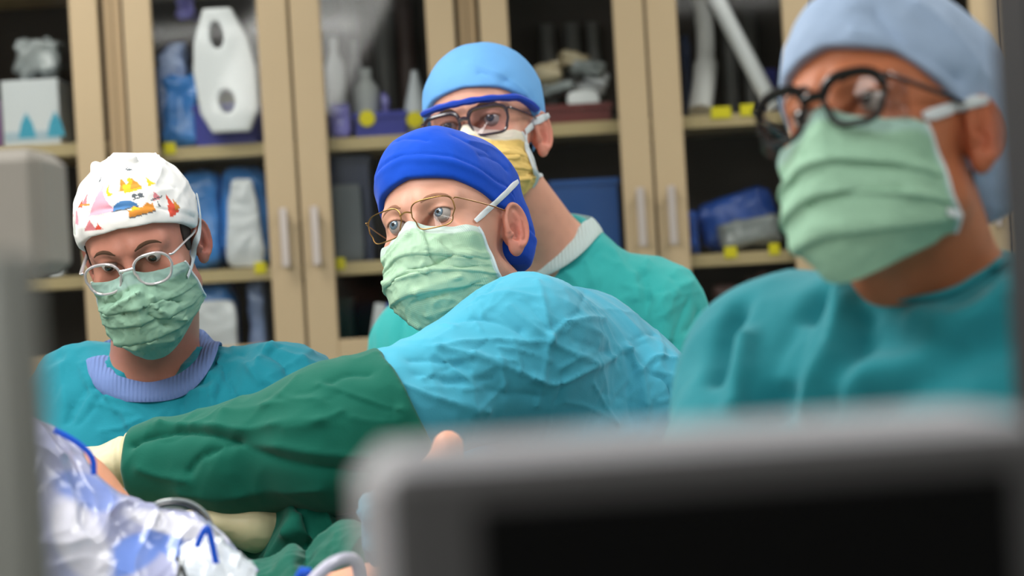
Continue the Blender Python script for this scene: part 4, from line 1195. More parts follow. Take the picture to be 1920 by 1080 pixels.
# ------------------------------------------------------------------ cabinets
DF = 5.80                                  # front plane of the doors
CW = .851; XB = [-.922 + CW * k for k in (-2, -1, 0, 1, 2, 3)]
DEP = .44; ZB, ZT, ZM = .06, 2.52, 1.215
HS = [(1.80, 1.50), (1.81, 1.49), (1.785, 1.485), (1.79, 1.455), (1.79, 1.47), (1.79, 1.47)]
cab_names = ['tall beige cabinet by the left wall', 'beige glass-door cabinet with white box behind the grey monitor', 'beige glass-door cabinet between printed cap and royal blue cap', 'beige glass-door cabinet between light blue cap and black glasses',
             'beige glass-door cabinet behind the surgeon in black glasses', 'tall beige cabinet by the right wall']
for ci, xb in enumerate(XB):
    x0, x1 = xb, xb + CW; xm = (x0 + x1) / 2
    r_ = empty('storage_cabinet', (xm, DF + DEP / 2, 0), cab_names[ci], 'cabinet', 'row of glass-door cabinets')
    m = MB()
    m.box((x0 + .001, DF + .002, ZB), (x0 + .021, DF + DEP, ZT)); m.box((x1 - .021, DF + .002, ZB), (x1 - .001, DF + DEP, ZT))
    m.box((x0 + .021, DF + .004, ZT - .02), (x1 - .021, DF + DEP, ZT)); m.box((x0 + .021, DF + .004, ZB), (x1 - .021, DF + DEP, ZB + .02)); m.box((x0 + .021, DF + .004, ZM - .01), (x1 - .021, DF + DEP, ZM + .01))
    m.build('carcass', MAT['carcass'], r_)
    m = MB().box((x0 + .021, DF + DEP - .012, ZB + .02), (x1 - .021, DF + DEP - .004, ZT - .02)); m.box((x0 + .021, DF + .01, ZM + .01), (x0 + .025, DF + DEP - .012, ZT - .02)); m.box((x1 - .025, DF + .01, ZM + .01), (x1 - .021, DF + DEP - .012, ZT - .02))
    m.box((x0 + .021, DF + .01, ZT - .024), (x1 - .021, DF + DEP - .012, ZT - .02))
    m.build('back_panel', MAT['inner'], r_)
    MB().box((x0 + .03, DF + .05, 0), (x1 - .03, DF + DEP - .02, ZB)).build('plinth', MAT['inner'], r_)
    for z in HS[ci] + (2.22,):
        MB().box((x0 + .0255, DF + .030, z - .030), (x1 - .0255, DF + DEP - .014, z)).build('shelf', MAT['shelf'], r_)
    for s in (0, 1):
        a, b = (x0 + .030, xm - .003) if s == 0 else (xm + .003, x1 - .030)
        ow, mw = .068, .073
        wa, wb = (ow, mw) if s == 0 else (mw, ow)
        ya, yb = DF - .022, DF
        d = MB()
        za = ZM + .004; zb_ = ZT - .004
        d.box((a, ya, za), (a + wa, yb, zb_), .003); d.box((b - wb, ya, za), (b, yb, zb_), .003)
        d.box((a + wa, ya + .001, za), (b - wb, yb, za + .082), .002); d.box((a + wa, ya + .001, zb_ - .07), (b - wb, yb, zb_), .002)
        do = d.build('glass_door', MAT['beige'], r_)
        MB().box((a + wa - .004, ya + .009, za + .078), (b - wb + .004, ya + .013, zb_ - .066)).build('pane', MAT['pane'], do)
        hx = xm + (-.037 if s == 0 else .037)
        h = MB().box((hx - .010, ya - .030, 1.480), (hx + .010, ya - .022, 1.622), .003); h.box((hx - .006, ya - .024, 1.492), (hx + .006, ya, 1.504)); h.box((hx - .006, ya - .024, 1.598), (hx + .006, ya, 1.610))
        h.build('handle', MAT['handle'], do)
        d2 = MB().box((a, ya, ZB + .004), (b, yb, ZM - .004), .003).build('lower_door', MAT['beige'], r_)
        h = MB().box((hx - .010, ya - .030, .98), (hx + .010, ya - .022, 1.12), .003); h.box((hx - .006, ya - .024, .992), (hx + .006, ya, 1.004)); h.box((hx - .006, ya - .024, 1.096), (hx + .006, ya, 1.108))
        h.build('handle', MAT['handle'], d2)
    if ci in (2, 3):
        tags = {2: [(318, 278, 22), (638, 494, 18), (488, 502, 22)], 3: [(1352, 211, 38), (1402, 206, 28), (1370, 473, 24), (1452, 467, 20)]}[ci]
        for px, py, wpx in tags:
            c_ = P(px, py, DF + .026); hw = wpx / 2 * DF / FPX
            MB().box((c_[0] - hw, DF + .0265, c_[2] - .014), (c_[0] + hw, DF + .0300, c_[2] + .014), .001).build('shelf_label', MAT['yellow'], r_)

# ---- what stands on the shelves
def rect(px0, py0, px1, py1, d=None):
    d = d or DF + .16
    a = P((px0 + px1) / 2, (py0 + py1) / 2, d); hw = (px1 - px0) / 2 * d / FPX; hh = (py1 - py0) / 2 * d / FPX
    return a[0] - hw, a[0] + hw, a[2] - hh, a[2] + hh, d
def on_shelf(z, ci):
    """rest on the nearest shelf of that cabinet"""
    return min(HS[ci] + (ZM + .01, 2.12), key=lambda s: abs(s - z)) + .001
def pillow(name, box, dep, mat, label, cat, group=None, crumple=.010, e=.45, lean=0, n=(40, 28), seed=0, color=None, parent=None, taper=0):
    x0, x1, z0, z1, d = box; c = np.array([(x0 + x1) / 2, d, (z0 + z1) / 2])
    h = np.array([(x1 - x0) / 2, dep / 2, (z1 - z0) / 2])
    v = []
    for j in range(n[1] + 1):
        ph = -pi / 2 + pi * j / n[1]
        for i in range(n[0]):
            th = 2 * pi * i / n[0]
            sg = lambda q: math.copysign(abs(q) ** e, q)
            v.append((sg(math.cos(ph)) * sg(math.cos(th)), sg(math.cos(ph)) * sg(math.sin(th)), sg(math.sin(ph))))
    v = np.array(v); w_ = v * h * (1 - taper * (v[:, 2:] + 1) / 2 * np.array([1, 1, 0]))
    dr = v / np.linalg.norm(v, axis=1)[:, None]
    w_ = w_ - dr * (crumple * 2 * np.abs(fbm(w_ * 22 + seed, 2) - .45) * 1.5 + crumple * ridged(w_ * 30 + seed * 2, 2))[:, None]
    if lean:
        R = np.array(Matrix.Rotation(lean, 3, 'Y')); w_ = w_ @ R.T
    V = w_ + c
    V[:, 2] += z0 - V[:, 2].min()
    Q = [(j * n[0] + i, j * n[0] + (i + 1) % n[0], (j + 1) * n[0] + (i + 1) % n[0], (j + 1) * n[0] + i) for j in range(n[1]) for i in range(n[0])]
    o = link_mesh(name, V, Q, mat, parent)
    if label: tag(o, label, cat, group)
    return o
def plastic(name, c, rough=.3, spec=.5, **k): return material(name, c, rough, spec, **k)
def bag(name, c): return material(name, c, .25, .6, vary=.18, vary_scale=16, bump=[('ridge', 20, .6, .01)])
m_bluepack = bag('blue_wrap', srgb(64, 136, 216)); m_clearblue = bag('pale_blue_film', srgb(140, 160, 205)); m_white = plastic('white_plastic', srgb(228, 230, 234), .35)
m_whitebag = bag('white_wrap', srgb(214, 218, 224)); m_navy = plastic('navy_bin', srgb(36, 44, 150), .45); m_violet = bag('violet_film', srgb(128, 124, 205)); m_dknavy = plastic('dark_navy_bin', srgb(26, 44, 84), .4)
m_grey = bag('grey_film', srgb(150, 156, 158)); m_bluebin = plastic('blue_bin', srgb(24, 84, 160), .45); m_beige = bag('beige_wrap', srgb(196, 180, 150)); m_red = plastic('maroon_tray', srgb(104, 34, 34), .4)
m_paper = material('paper_white', srgb(214, 218, 222), .8); m_darkgreen = plastic('dark_green_bin', srgb(20, 52, 44), .5); m_pink = bag('pinkish_wrap', srgb(110, 84, 84)); m_royalpack = bag('royal_blue_pack', srgb(36, 84, 176)); m_purple = plastic('purple_card', srgb(150, 110, 160), .6)
m_teal = plastic('teal_print', srgb(60, 160, 190), .6); m_dimtube = plastic('dim_grey_tube', srgb(92, 92, 92), .4); m_darkmaroon = plastic('dark_maroon_tube', srgb(64, 44, 42), .5)

def bin_(box, dep, mat, label, name='storage_bin', group=None):
    x0, x1, z0, z1, d = box; y0, y1 = d - dep / 2, d + dep / 2; t = .005
    m = MB()
    m.box((x0, y0, z0), (x1, y0 + t, z1 - .006)); m.box((x0, y1 - t, z0), (x1, y1, z1 - .006)); m.box((x0, y0 + t, z0), (x0 + t, y1 - t, z1 - .006)); m.box((x1 - t, y0 + t, z0), (x1, y1 - t, z1 - .006))
    m.box((x0 + t, y0 + t, z0), (x1 - t, y1 - t, z0 + t))
    r_ = tag(empty(name, ((x0 + x1) / 2, d, z0)), label, 'bin', group)
    m.build('body', mat, r_)
    rm = MB()
    rm.box((x0 - .005, y0 - .005, z1 - .014), (x1 + .005, y0, z1)); rm.box((x0 - .005, y1, z1 - .014), (x1 + .005, y1 + .005, z1)); rm.box((x0 - .005, y0, z1 - .014), (x0, y1, z1)); rm.box((x1, y0, z1 - .014), (x1 + .005, y1, z1))
    rm.build('rim', mat, r_)
    return r_
def fit(box, ci, clampx=True):
    x0, x1, z0, z1, d = box; z = on_shelf(z0, ci); a, b = XB[ci] + .03, XB[ci] + CW - .03
    return max(x0, a), min(x1, b), z, z1, d

# cabinet behind the grey monitor (index 1)
b = fit(rect(18, 155, 124, 270), 1); x0, x1, z0, z1, d = b
r_ = tag(empty('carton', ((x0 + x1) / 2, d, z0)), 'white carton with teal drop print on the shelf beside the left edge', 'box')
MB().box((x0, d - .09, z0), (x1, d + .09, z1), .003).build('body', m_paper, r_)
for k in (.42, .92):
    xx = x0 + (x1 - x0) * k; q = MB()
    q.add([(xx - .022, d - .0915, z0 + .020), (xx + .022, d - .0915, z0 + .020), (xx + .014, d - .0915, z0 + .055), (xx, d - .0915, z0 + .082), (xx - .014, d - .0915, z0 + .055),
           (xx - .022, d - .0895, z0 + .020), (xx + .022, d - .0895, z0 + .020), (xx + .014, d - .0895, z0 + .055), (xx, d - .0895, z0 + .082), (xx - .014, d - .0895, z0 + .055)],
          [(0, 1, 2, 3, 4), (9, 8, 7, 6, 5)] + [(i, (i + 1) % 5 , (i + 1) % 5 + 5, i + 5) for i in range(5)]).build('printed_drop', m_teal, r_)
MB().box((x0 + .004, d - .0912, z0 + .012), (x1 - .004, d - .0898, z0 + .036)).build('printed_band', plastic('pale_blue_print', srgb(170, 190, 205), .6), r_)
pillow('plastic_bag', (x0 + .015, x1 + .01, z1 + .001, z1 + .12, d), .15, m_grey, 'crumpled clear grey bag lying on the white carton', 'bag', seed=3, crumple=.02)
pillow('card_box', fit(rect(-30, 190, 14, 270), 1), .14, m_purple, 'small purple box beside the white carton', 'box', e=.2, crumple=.001)
pillow('white_pack', fit(rect(96, 505, 132, 600), 1), .12, m_whitebag, 'white wrapped pack low behind the printed cap', 'pack', seed=4)
pillow('grey_pack', fit(rect(20, 380, 90, 485), 1), .14, m_grey, 'grey wrapped pack behind the grey monitor', 'pack', seed=14)
# cabinet between printed cap and royal blue cap (index 2), left door
pillow('blue_bag', fit(rect(292, 75, 372, 262), 2), .16, m_clearblue, 'pale blue translucent bag standing against the cabinet side', 'bag', seed=5, crumple=.018)
pillow('blue_bag', fit(rect(298, 130, 384, 262, DF + .10), 2), .08, m_bluepack, 'mid blue wrapped bag in front of the pale blue bag', 'bag', seed=6, crumple=.016)
pillow('film_scrap', rect(320, -30, 372, 40), .10, m_violet, 'twist of pale violet film at the top of the left door', 'bag', seed=9, crumple=.02)
bx = fit(rect(375, 200, 486, 262), 2); bin_(bx, .20, m_navy, 'navy blue bin under the white moulded holder')
# white moulded holder with two oval openings
cH = P(428, 145, DF + .085)
def holder(p):
    q = p - cH; x = q[:, 0] + .06 * q[:, 2]; z = q[:, 2]
    w_ = np.interp(z, [-.16, -.10, 0, .07, .16], [.040, .070, .076, .066, .030])
    d = np.maximum(np.abs(x) - w_, np.abs(z) - .150); d = np.maximum(d, np.hypot(x, np.maximum(np.abs(z + .0) - .085, 0) * 1.0) - .078)
    d = smax(d, np.abs(q[:, 1] + .010 * np.cos(x * 26)) - .014, .008)
    for c_, r in (((-.008, .085), (.017, .032)), ((-.002, -.075), (.020, .028))):
        d = smax(d, -(np.hypot((x - c_[0]) / r[0], (z - c_[1]) / r[1]) - 1) * .02, .006)
    return d
V, Q = nets(holder, np.arange(cH[0] - .11, cH[0] + .11, .004), np.arange(cH[1] - .05, cH[1] + .05, .004), np.arange(cH[2] - .18, cH[2] + .18, .004))
V[:, 2] += bx[3] - .075 - V[:, 2].min() ; V[:, 1] += bx[4] - .10 - .045 - cH[1]
tag(link_mesh('holder', V, Q, m_white), 'white moulded holder with two oval openings leaning over the navy bin', 'holder')
# second shelf, left door
pillow('wrapped_pack', fit(rect(335, 312, 425, 492), 2), .16, m_bluepack, 'blue wrapped pack with soft sides, left of the white-faced pack', 'pack', seed=10)
pillow('wrapped_pack', fit(rect(412, 308, 512, 492), 2), .14, m_bluepack, 'blue wrapped pack with a large white face', 'pack', seed=11)
pillow('white_pouch', fit(rect(415, 330, 500, 482, DF + .07), 2), .035, m_whitebag, 'white paper pouch in front of the blue packs', 'pack', seed=12, crumple=.004, taper=.4)
pillow('wrapped_pack', fit(rect(355, 520, 450, 628), 2), .16, m_bluepack, 'blue pack on the lowest glass shelf by the printed cap', 'pack', seed=13)
pillow('white_pouch', fit(rect(362, 560, 446, 640, DF + .07), 2), .03, m_whitebag, 'white pouch on the lowest glass shelf by the printed cap', 'pack', seed=15, crumple=.003, e=.3)
pillow('wrapped_pack', fit(rect(462, 515, 506, 628), 2), .14, m_clearblue, 'narrow pale blue pack standing beside the left door stile', 'pack', seed=16)
# right door of the same cabinet
def bottle(box, mat, label, cap_mat=None, ci=2, cat='bottle', group=None):
    x0, x1, z0, z1, d = box; r = (x1 - x0) / 2; h = z1 - z0; c_ = ((x0 + x1) / 2, d, z0)
    r_ = tag(empty('bottle', c_), label, cat, group)
    MB().lathe(c_, [(r * .9, 0), (r, .01), (r, h * .72), (r * .5, h * .84), (r * .42, h * .88)], 20).build('body', mat, r_, smooth=True)
    MB().lathe((c_[0], c_[1], z0 + h * .88), [(r * .48, 0), (r * .48, h * .11), (r * .4, h * .12)], 16).build('cap', cap_mat or mat, r_, smooth=True)
bottle(fit(rect(612, 70, 648, 252, DF + .2), 2), m_white, 'tall white bottle at the left of the right-hand glass door')
bottle(fit(rect(655, 75, 682, 252, DF + .26), 2), plastic('grey_plastic', srgb(150, 150, 156), .4), 'slim grey bottle behind the white pot')
bottle(fit(rect(664, 128, 712, 252, DF + .16), 2), plastic('cloudy_white', srgb(196, 200, 202), .5), 'squat cloudy white pot between the violet bags')
pillow('violet_bag', fit(rect(612, 185, 662, 252, DF + .09), 2), .09, m_violet, 'violet film bag in front of the tall white bottle', 'bag', seed=20)
pillow('violet_bag', fit(rect(712, 165, 735, 252, DF + .14), 2), .08, m_violet, 'thin violet film bag standing right of the white pot', 'bag', seed=21)
bin_(fit(rect(668, 212, 762, 252, DF + .10), 2), .08, m_navy, 'low navy bin with yellow dots on the upper shelf')
for k, (px, py) in enumerate(((688, 222), (778, 224))):
    c_ = P(px, py, DF + .054); mb = MB().lathe((c_[0], DF + .054, c_[2]), [(.019, 0), (.020, .001), (.019, .003)], 18, axis=(0, 1, 0))
    tag(mb.build('round_sticker', MAT['yellow']), ['round yellow sticker on the low navy bin', 'round yellow sticker on the pale funnel'][k], 'sticker')
c_ = P(784, 252, DF + .13); zf = on_shelf(c_[2], 2)
tag(MB().lathe((c_[0], DF + .13, zf), [(.044, 0), (.046, .005), (.03, .07), (.012, .14), (.008, .16)], 20).build('funnel', plastic('pale_plastic', srgb(196, 202, 210), .4), smooth=True), 'pale plastic funnel standing upside down near the light blue cap', 'funnel')
for k, (xa, xb_, m_, lb) in enumerate(((640, 672, m_dimtube, 'dim grey upright tube at the back, nearest the tall white bottle'), (700, 740, m_dimtube, 'dim grey upright tube at the back behind the violet bags'), (745, 780, m_darkmaroon, 'dark maroon upright tube beside the right door stile'))):
    x0, x1, z0, z1, d = rect(xa, -60, xb_, 252, DF + .34); z0 = on_shelf(z0, 2)
    tag(MB().lathe(((x0 + x1) / 2, d, z0), [((x1 - x0) / 2, 0), ((x1 - x0) / 2, min(z1, 2.15) - z0), ((x1 - x0) / 2.2, min(z1, 2.15) - z0 + .004)], 16).build('tube', m_, smooth=True), lb, 'tube', 'tubes at the back of the upper shelf')
bin_(fit(rect(618, 298, 700, 476, DF + .22), 2), .22, m_dknavy, 'dark navy bin filling the middle shelf by the royal blue cap')
pillow('grey_box', fit(rect(622, 345, 680, 476, DF + .085), 2), .04, plastic('dim_grey_card', srgb(100, 106, 112), .7), 'dim grey box in front of the dark navy bin', 'box', e=.2, crumple=.001)
for k, (xa, xb_, m_) in enumerate(((668, 690, m_paper), (690, 708, m_royalpack), (708, 722, m_paper), (722, 738, m_clearblue))):
    b = fit(rect(xa, 545, xb_, 642, DF + .12), 2)
    x0, x1, z0, z1, d = b
    mb = MB().box((x0 + .001, d - .08, z0), (x1 - .001, d + .08, z0 + .155), .002); mb.turn(((x0 + x1) / 2, d, z0), ry=.20)
    mz = min(q[2] for q in mb.v); mb.v = [(q[0] + (0.02), q[1], q[2] - mz + z0) for q in mb.v]
    tag(mb.build('binder', m_), ['white binder, first of the leaning row by the dark green bin', 'royal blue binder in the leaning row', 'thin white binder right of the royal blue one', 'pale blue binder ending the leaning row'][k], 'binder', 'leaning binders on the low shelf')
bin_(fit(rect(630, 560, 664, 642, DF + .24), 2), .16, m_darkgreen, 'dark green bin left of the leaning binders')
# cabinet between light blue cap and black glasses (index 3), left door
x0, x1, z0, z1, d = fit(rect(985, 182, 1140, 215), 3); bin_((x0, x1, z0, z0 + .045, d), .22, m_red, 'low maroon tray under the heap of wrapped packs', 'tray')
heap = [((985, 120, 1060, 170), m_beige), ((1040, 95, 1110, 140), m_beige), ((1085, 130, 1146, 175), m_whitebag), ((1000, 150, 1085, 185), m_grey), ((1060, 110, 1140, 150), m_grey), ((1045, 150, 1140, 182), m_whitebag)]
hl = ['beige wrapped pack at the left end of the heap by the light blue cap', 'beige wrapped pack topmost in the heap', 'white wrapped pack at the right end of the heap', 'grey film pack low in the heap', 'grey film pack under the topmost beige one', 'white wrapped pack lying on the maroon tray']
for k, (rc_, m_) in enumerate(heap):
    x0, x1, z0, z1, d = rect(*rc_, DF + .12 + .03 * (k % 3))
    pillow('wrapped_pack', (max(x0, XB[3] + .03), x1, z0, z1, d), .13, m_, hl[k], 'pack', 'packs heaped on the maroon tray', seed=30 + k, crumple=.014, lean=(-.3, .35, .3, -.15, .2, .05)[k])
c_ = P(1090, 185, DF + .055)
pillow('white_flap', rect(1062, 165, 1126, 205, DF + .050), .012, m_white, 'white plastic sheet folded over the front of the maroon tray', 'sheet', seed=40, e=.7, crumple=.003)
for k, (xa, xb_) in enumerate(((1010, 1040), (1058, 1088), (1100, 1124))):
    x0, x1, z0, z1, d = rect(xa, -60, xb_, 205, DF + .36); z0 = on_shelf(z0, 3)
    tag(MB().lathe(((x0 + x1) / 2, d, z0), [((x1 - x0) / 2, 0), ((x1 - x0) / 2, .27), ((x1 - x0) / 2.2, .274)], 16).build('tube', m_dimtube, smooth=True), ['dim grey tube behind the heap, nearest the light blue cap', 'dim grey tube behind the middle of the heap', 'dim grey tube behind the heap, nearest the door stile'][k], 'tube', 'tubes behind the heap of packs')
b = fit(rect(1035, 340, 1156, 470, DF + .20), 3); bin_(b, .24, m_bluebin, 'wide blue bin on the shelf above the white collar')
# right door: two pale tubes and packs
tb = plastic('pale_grey_tube', srgb(206, 206, 206), .4)
mb = MB().tube(spline([P(1292, -60, DF + .22), P(1318, 20, DF + .22), P(1322, 110, DF + .20), P(1312, 196, DF + .14)], 6), [.020] * 6 + [.026] * 6 + [.034] * 7, 16, flat=.8)
zz = min(q[2] for q in mb.v); mb.v = [(q[0], q[1], q[2] - zz + HS[3][0] + .001) for q in mb.v]
tag(mb.build('corrugated_hose', tb, smooth=True), 'thick pale hose standing behind the glass, left of the slanting tube', 'hose')
mb = MB().tube([P(1325, -50, DF + .10), P(1450, 186, DF + .08)], .021, 16)
zz = min(q[2] for q in mb.v); mb.v = [(q[0], q[1], q[2] - zz + HS[3][0] + .001) for q in mb.v]
tag(mb.build('slanting_tube', m_white, smooth=True), 'white tube slanting down to the shelf by the black glasses', 'tube')
pillow('card_box', fit(rect(1425, 130, 1456, 205, DF + .24), 3), .10, m_navy, 'small navy box behind the foot of the slanting tube', 'box', e=.2, crumple=.001)
pillow('dim_pack', fit(rect(1275, 60, 1300, 205, DF + .30), 3), .10, m_dknavy, 'dim navy pack behind the thick pale hose', 'pack', seed=44)
for k, (xa, xb_) in enumerate(((1352, 1380), (1392, 1420))):
    x0, x1, z0, z1, d = rect(xa, -60, xb_, 205, DF + .36); z0 = on_shelf(z0, 3)
    tag(MB().lathe(((x0 + x1) / 2, d, z0), [((x1 - x0) / 2, 0), ((x1 - x0) / 2, .27), ((x1 - x0) / 2.2, .274)], 16).build('tube', m_dimtube, smooth=True), ['dim grey tube behind the slanting white tube, the one on the left', 'dim grey tube behind the slanting white tube, the one on the right'][k], 'tube', 'dim tubes behind the slanting tube')
pillow('blue_pack', fit(rect(1300, 365, 1462, 462, DF + .22), 3), .18, m_royalpack, 'royal blue soft pack leaning behind the grey-white pack', 'pack', seed=45, lean=-.28, crumple=.012)
pillow('blue_pack', fit(rect(1284, 385, 1312, 465, DF + .12), 3), .10, m_royalpack, 'narrow royal blue pack beside the left edge of the right door', 'pack', seed=46)
pillow('white_pack', fit(rect(1340, 405, 1470, 462, DF + .12), 3), .12, m_grey, 'grey-white wrapped pack lying in front of the royal blue one', 'pack', seed=47, lean=-.15, crumple=.012)
for k, rc_ in enumerate(((1325, 520, 1400, 590), (1390, 500, 1470, 590))):
    pillow('dim_pack', fit(rect(*rc_, DF + .15), 3), .16, m_pink, ['dim pinkish pack on the lowest glass shelf, the left one', 'dim pinkish pack on the lowest glass shelf, the right one'][k], 'pack', 'dim packs on the low shelf', seed=50 + k, crumple=.02)

# ------------------------------------------------------------------ operating table, patient, drapes
MAT['steel'] = material('brushed_steel', srgb(170, 174, 178), .28, .5, metal=1)
MAT['pad'] = material('black_table_pad', srgb(34, 36, 38), .6)
t = empty('operating_table', (-.85, 2.70, 0), 'operating table with black pad under the green drape', 'table')
MB().box((-1.95, 2.44, .90), (.10, 2.96, .98), .02).build('pad', MAT['pad'], t)
MB().box((-1.95, 2.45, .86), (.10, 2.95, .90), .005).build('table_top', MAT['steel'], t)
MB().box((-1.05, 2.55, .10), (-.65, 2.85, .86), .01).build('column', MAT['steel'], t)
MB().box((-1.25, 2.45, .0), (-.45, 2.95, .10), .02).build('base', MAT['pad'], t)
pk, pm, pa = P(112, 946, 2.70), P(400, 1190, 2.64), P(690, 1132, 2.56)
heel, toe = P(800, 1085, 2.50), P(840, 836, 2.50)
hip = vec(-.98, 2.72, 1.09)
def patientf(p):
    d = cone(p, (-1.05, 2.70, 1.08), (-1.55, 2.70, 1.10), .13, .14)
    d = smin(d, cone(p, hip, pk, .085, .060), .04); d = smin(d, cone(p, pk, pm, .058, .050), .03); d = smin(d, cone(p, pm, pa, .050, .038), .03)
    d = smin(d, cone(p, pa, heel, .038, .034), .02)
    ball = P(828, 900, 2.50)
    d = smin(d, cone(p, heel, ball, .034, .030), .02)
    d = smin(d, cone(p, ball, toe, .019, .0165), .008)
    for k in range(4):
        o = vec(-.004 - .004 * k, .022 + .017 * k, -.004 - .006 * k)
        d = smin(d, cone(p, ball + o + vec(0, 0, -.01), toe + o * vec(1, 1, 2.2), .011, .0095 - .0007 * k), .005)
    d = smin(d, cone(p, (-.98, 2.60, 1.06), (-.45, 2.58, 1.03), .075, .05), .03); d = smin(d, cone(p, (-.45, 2.58, 1.03), (-.10, 2.60, 1.015), .045, .032), .03)
    d = smin(d, cone(p, (-1.68, 2.70, 1.12), (-1.80, 2.70, 1.10), .055, .055), .04); d = smin(d, ell(p, (-1.88, 2.70, 1.11), (.11, .078, .095)), .02)
    d = smin(d, cone(p, (-1.60, 2.86, 1.10), (-1.15, 2.90, 1.02), .045, .03), .04); d = smin(d, cone(p, (-1.60, 2.54, 1.10), (-1.15, 2.50, 1.02), .045, .03), .04)
    return d
xs = axis_pts(-2.02, .12, .0035, -.12, .10, .012); V, Q = nets(patientf, xs, axis_pts(2.42, 3.0, .004, 2.44, 2.62, .010), axis_pts(.96, 1.32, .0045, 1.0, 1.30, .01), smooth=1)
sc_ = np.tile(np.array(srgb(224, 158, 126)), (len(V), 1)) * (1 + .15 * (fbm(V * 30, 2)[:, None] - .5))
pr = empty('person', (-.85, 2.70, .98), 'patient lying on the table, only a bare toe and strips of bare leg showing', 'person')
link_mesh('body', V, Q, SK, pr, col=sc_)

def sheet(ctrl, nu, nv, amp, scale, seed=0, sharp=2, w_=None):
    """rows x cols of world points -> smooth sheet with real folds"""
    A = np.array(ctrl, float)
    def cr(a, n_):
        m_ = a.shape[0] - 1; x = np.linspace(0, 1, n_) * m_; i = np.minimum(np.floor(x).astype(int), m_ - 1); f = (x - i).reshape(-1, *([1] * (a.ndim - 1)))
        g = lambda k: a[np.clip(k, 0, m_)]
        p0, p1, p2, p3 = g(i - 1), g(i), g(i + 1), g(i + 2)
        return .5 * (2 * p1 + (p2 - p0) * f + (2 * p0 - 5 * p1 + 4 * p2 - p3) * f ** 2 + (3 * p1 - 3 * p2 + p3 - p0) * f ** 3)
    B = cr(A, nv); B = cr(B.transpose(1, 0, 2), nu).transpose(1, 0, 2)
    V = B.reshape(-1, 3)
    Q = np.array([(j * nu + i, j * nu + i + 1, (j + 1) * nu + i + 1, (j + 1) * nu + i) for j in range(nv - 1) for i in range(nu - 1)])
    N_ = normals(V, Q)
    if (N_ @ np.array([0, -.6, .8])).mean() < 0: Q = Q[:, ::-1]; N_ = -N_
    wv = np.stack([fbm(V * 5 + 11, 2), fbm(V * 5 + 31, 2), fbm(V * 5 + 57, 2)], 1) - .5
    h = ridged(V * np.array(scale) + wv * 3 + seed, sharp) - .35
    h2 = ridged(V * np.array(scale) * 2.7 + wv * 5 + seed * 2, 2) - .35
    V = V + N_ * (amp * h + amp * .35 * h2)[:, None]
    uv = np.stack([np.tile(np.linspace(0, 1, nu), nv), np.repeat(np.linspace(0, 1, nv), nu)], 1)
    return V, Q, uv
# green drape over the patient
rows = []
for y, dz in ((2.585, -.20), (2.60, -.06), (2.64, .0), (2.72, .015), (2.80, .01), (2.88, .02), (2.965, -.02), (3.0, -.22)):
    rows.append([vec(x, y + (.0 if x > -.2 else -.0), 1.095 + dz + .015 * math.sin(x * 17) + (.02 if x < -.6 else 0) - (.075 if -.5 < x < -.24 else .03 if x == -.20 else 0)) for x in (-1.5, -1.2, -.95, -.75, -.58, -.46, -.36, -.28, -.20, -.12, -.04, .04, .12)])
V, Q, uv = sheet(rows, 330, 130, .038, (9, 5, 9), 4, 2)
V[:, 2] += .05 * np.clip((-.7 - V[:, 0]) / .3, 0, 1) * np.clip((V[:, 2] - 1.0) / .1, 0, 1)
o = link_mesh('surgical_drape', V, Q, MAT['sleeve']); o.modifiers.new('t', 'SOLIDIFY').thickness = .0015
tag(o, 'dark green surgical drape heaped in folds beside the gloved right hand', 'drape')
# green drape lifted behind the tube, nearer folds
rows = []
for (dd, off) in ((2.60, 190), (2.62, 60), (2.68, 6), (2.76, -4), (2.80, 60)):
    rows.append([P(x, y + off, dd) for (x, y) in ((462, 1068), (505, 1060), (545, 1036), (575, 1050), (610, 1015), (645, 990), (690, 1000), (730, 1020))])
V, Q, uv = sheet(rows, 150, 90, .014, (14, 8, 10), 9, 2)
o = link_mesh('green_towel', V, Q, MAT['sleeve']); o.modifiers.new('t', 'SOLIDIFY').thickness = .0015
tag(o, 'green cloth towel in a peaked fold just above the curved white tube', 'towel')
# pale blue bundle at the edge of the dark screen
cT = P(724, 970, 2.45)
pillow('blue_bundle', (cT[0] - .036, cT[0] + .05, cT[2] - .05, cT[2] + .038, cT[1]), .09, material('pale_blue_cloth', srgb(84, 146, 166), .8, bump=[('ridge', 20, .4, .004)]), 'pale blue cloth bundle half hidden by the dark screen', 'bundle', seed=60, e=.7, crumple=.012)

# crumpled clear plastic over blue sheeting
MAT['film'] = material('milky_clear_film', (1, 1, 1), .24, .55, attr=True, coat=.25, bump=[('ridge', 12, .35, .008), ('noise', 30, .25, .004)])
top = [(40, 770), (98, 806), (150, 876), (205, 920), (250, 942), (310, 962), (385, 984), (430, 1020), (474, 1075)]
rows = []
for (off, dd, sx) in ((6, 2.52, 0), (-2, 2.47, 0), (26, 2.43, -4), (70, 2.41, -6), (130, 2.37, -4), (200, 2.34, 0), (330, 2.32, 0), (520, 2.32, 0)):
    rows.append([P(x + sx, y + off * (1 if x > 60 else 1), dd) for x, y in top])
V, Q, uv = sheet(rows, 260, 190, .020, (7, 5, 8), 2, 2)
px = proj(V); n1 = fbm(V * 14 + 3, 3); base_c = np.array(srgb(168, 172, 206)); blue_c = np.array(srgb(108, 138, 214)); white_c = np.array(srgb(214, 214, 228))
def blob(cx, cy, rx, ry, a=0):
    x = (px[:, 0] - cx); y = (px[:, 1] - cy); c, s = math.cos(a), math.sin(a)
    return np.clip(1.3 - np.hypot((x * c + y * s) / rx, (-x * s + y * c) / ry) - .5 * (n1 - .5), 0, .35) / .35
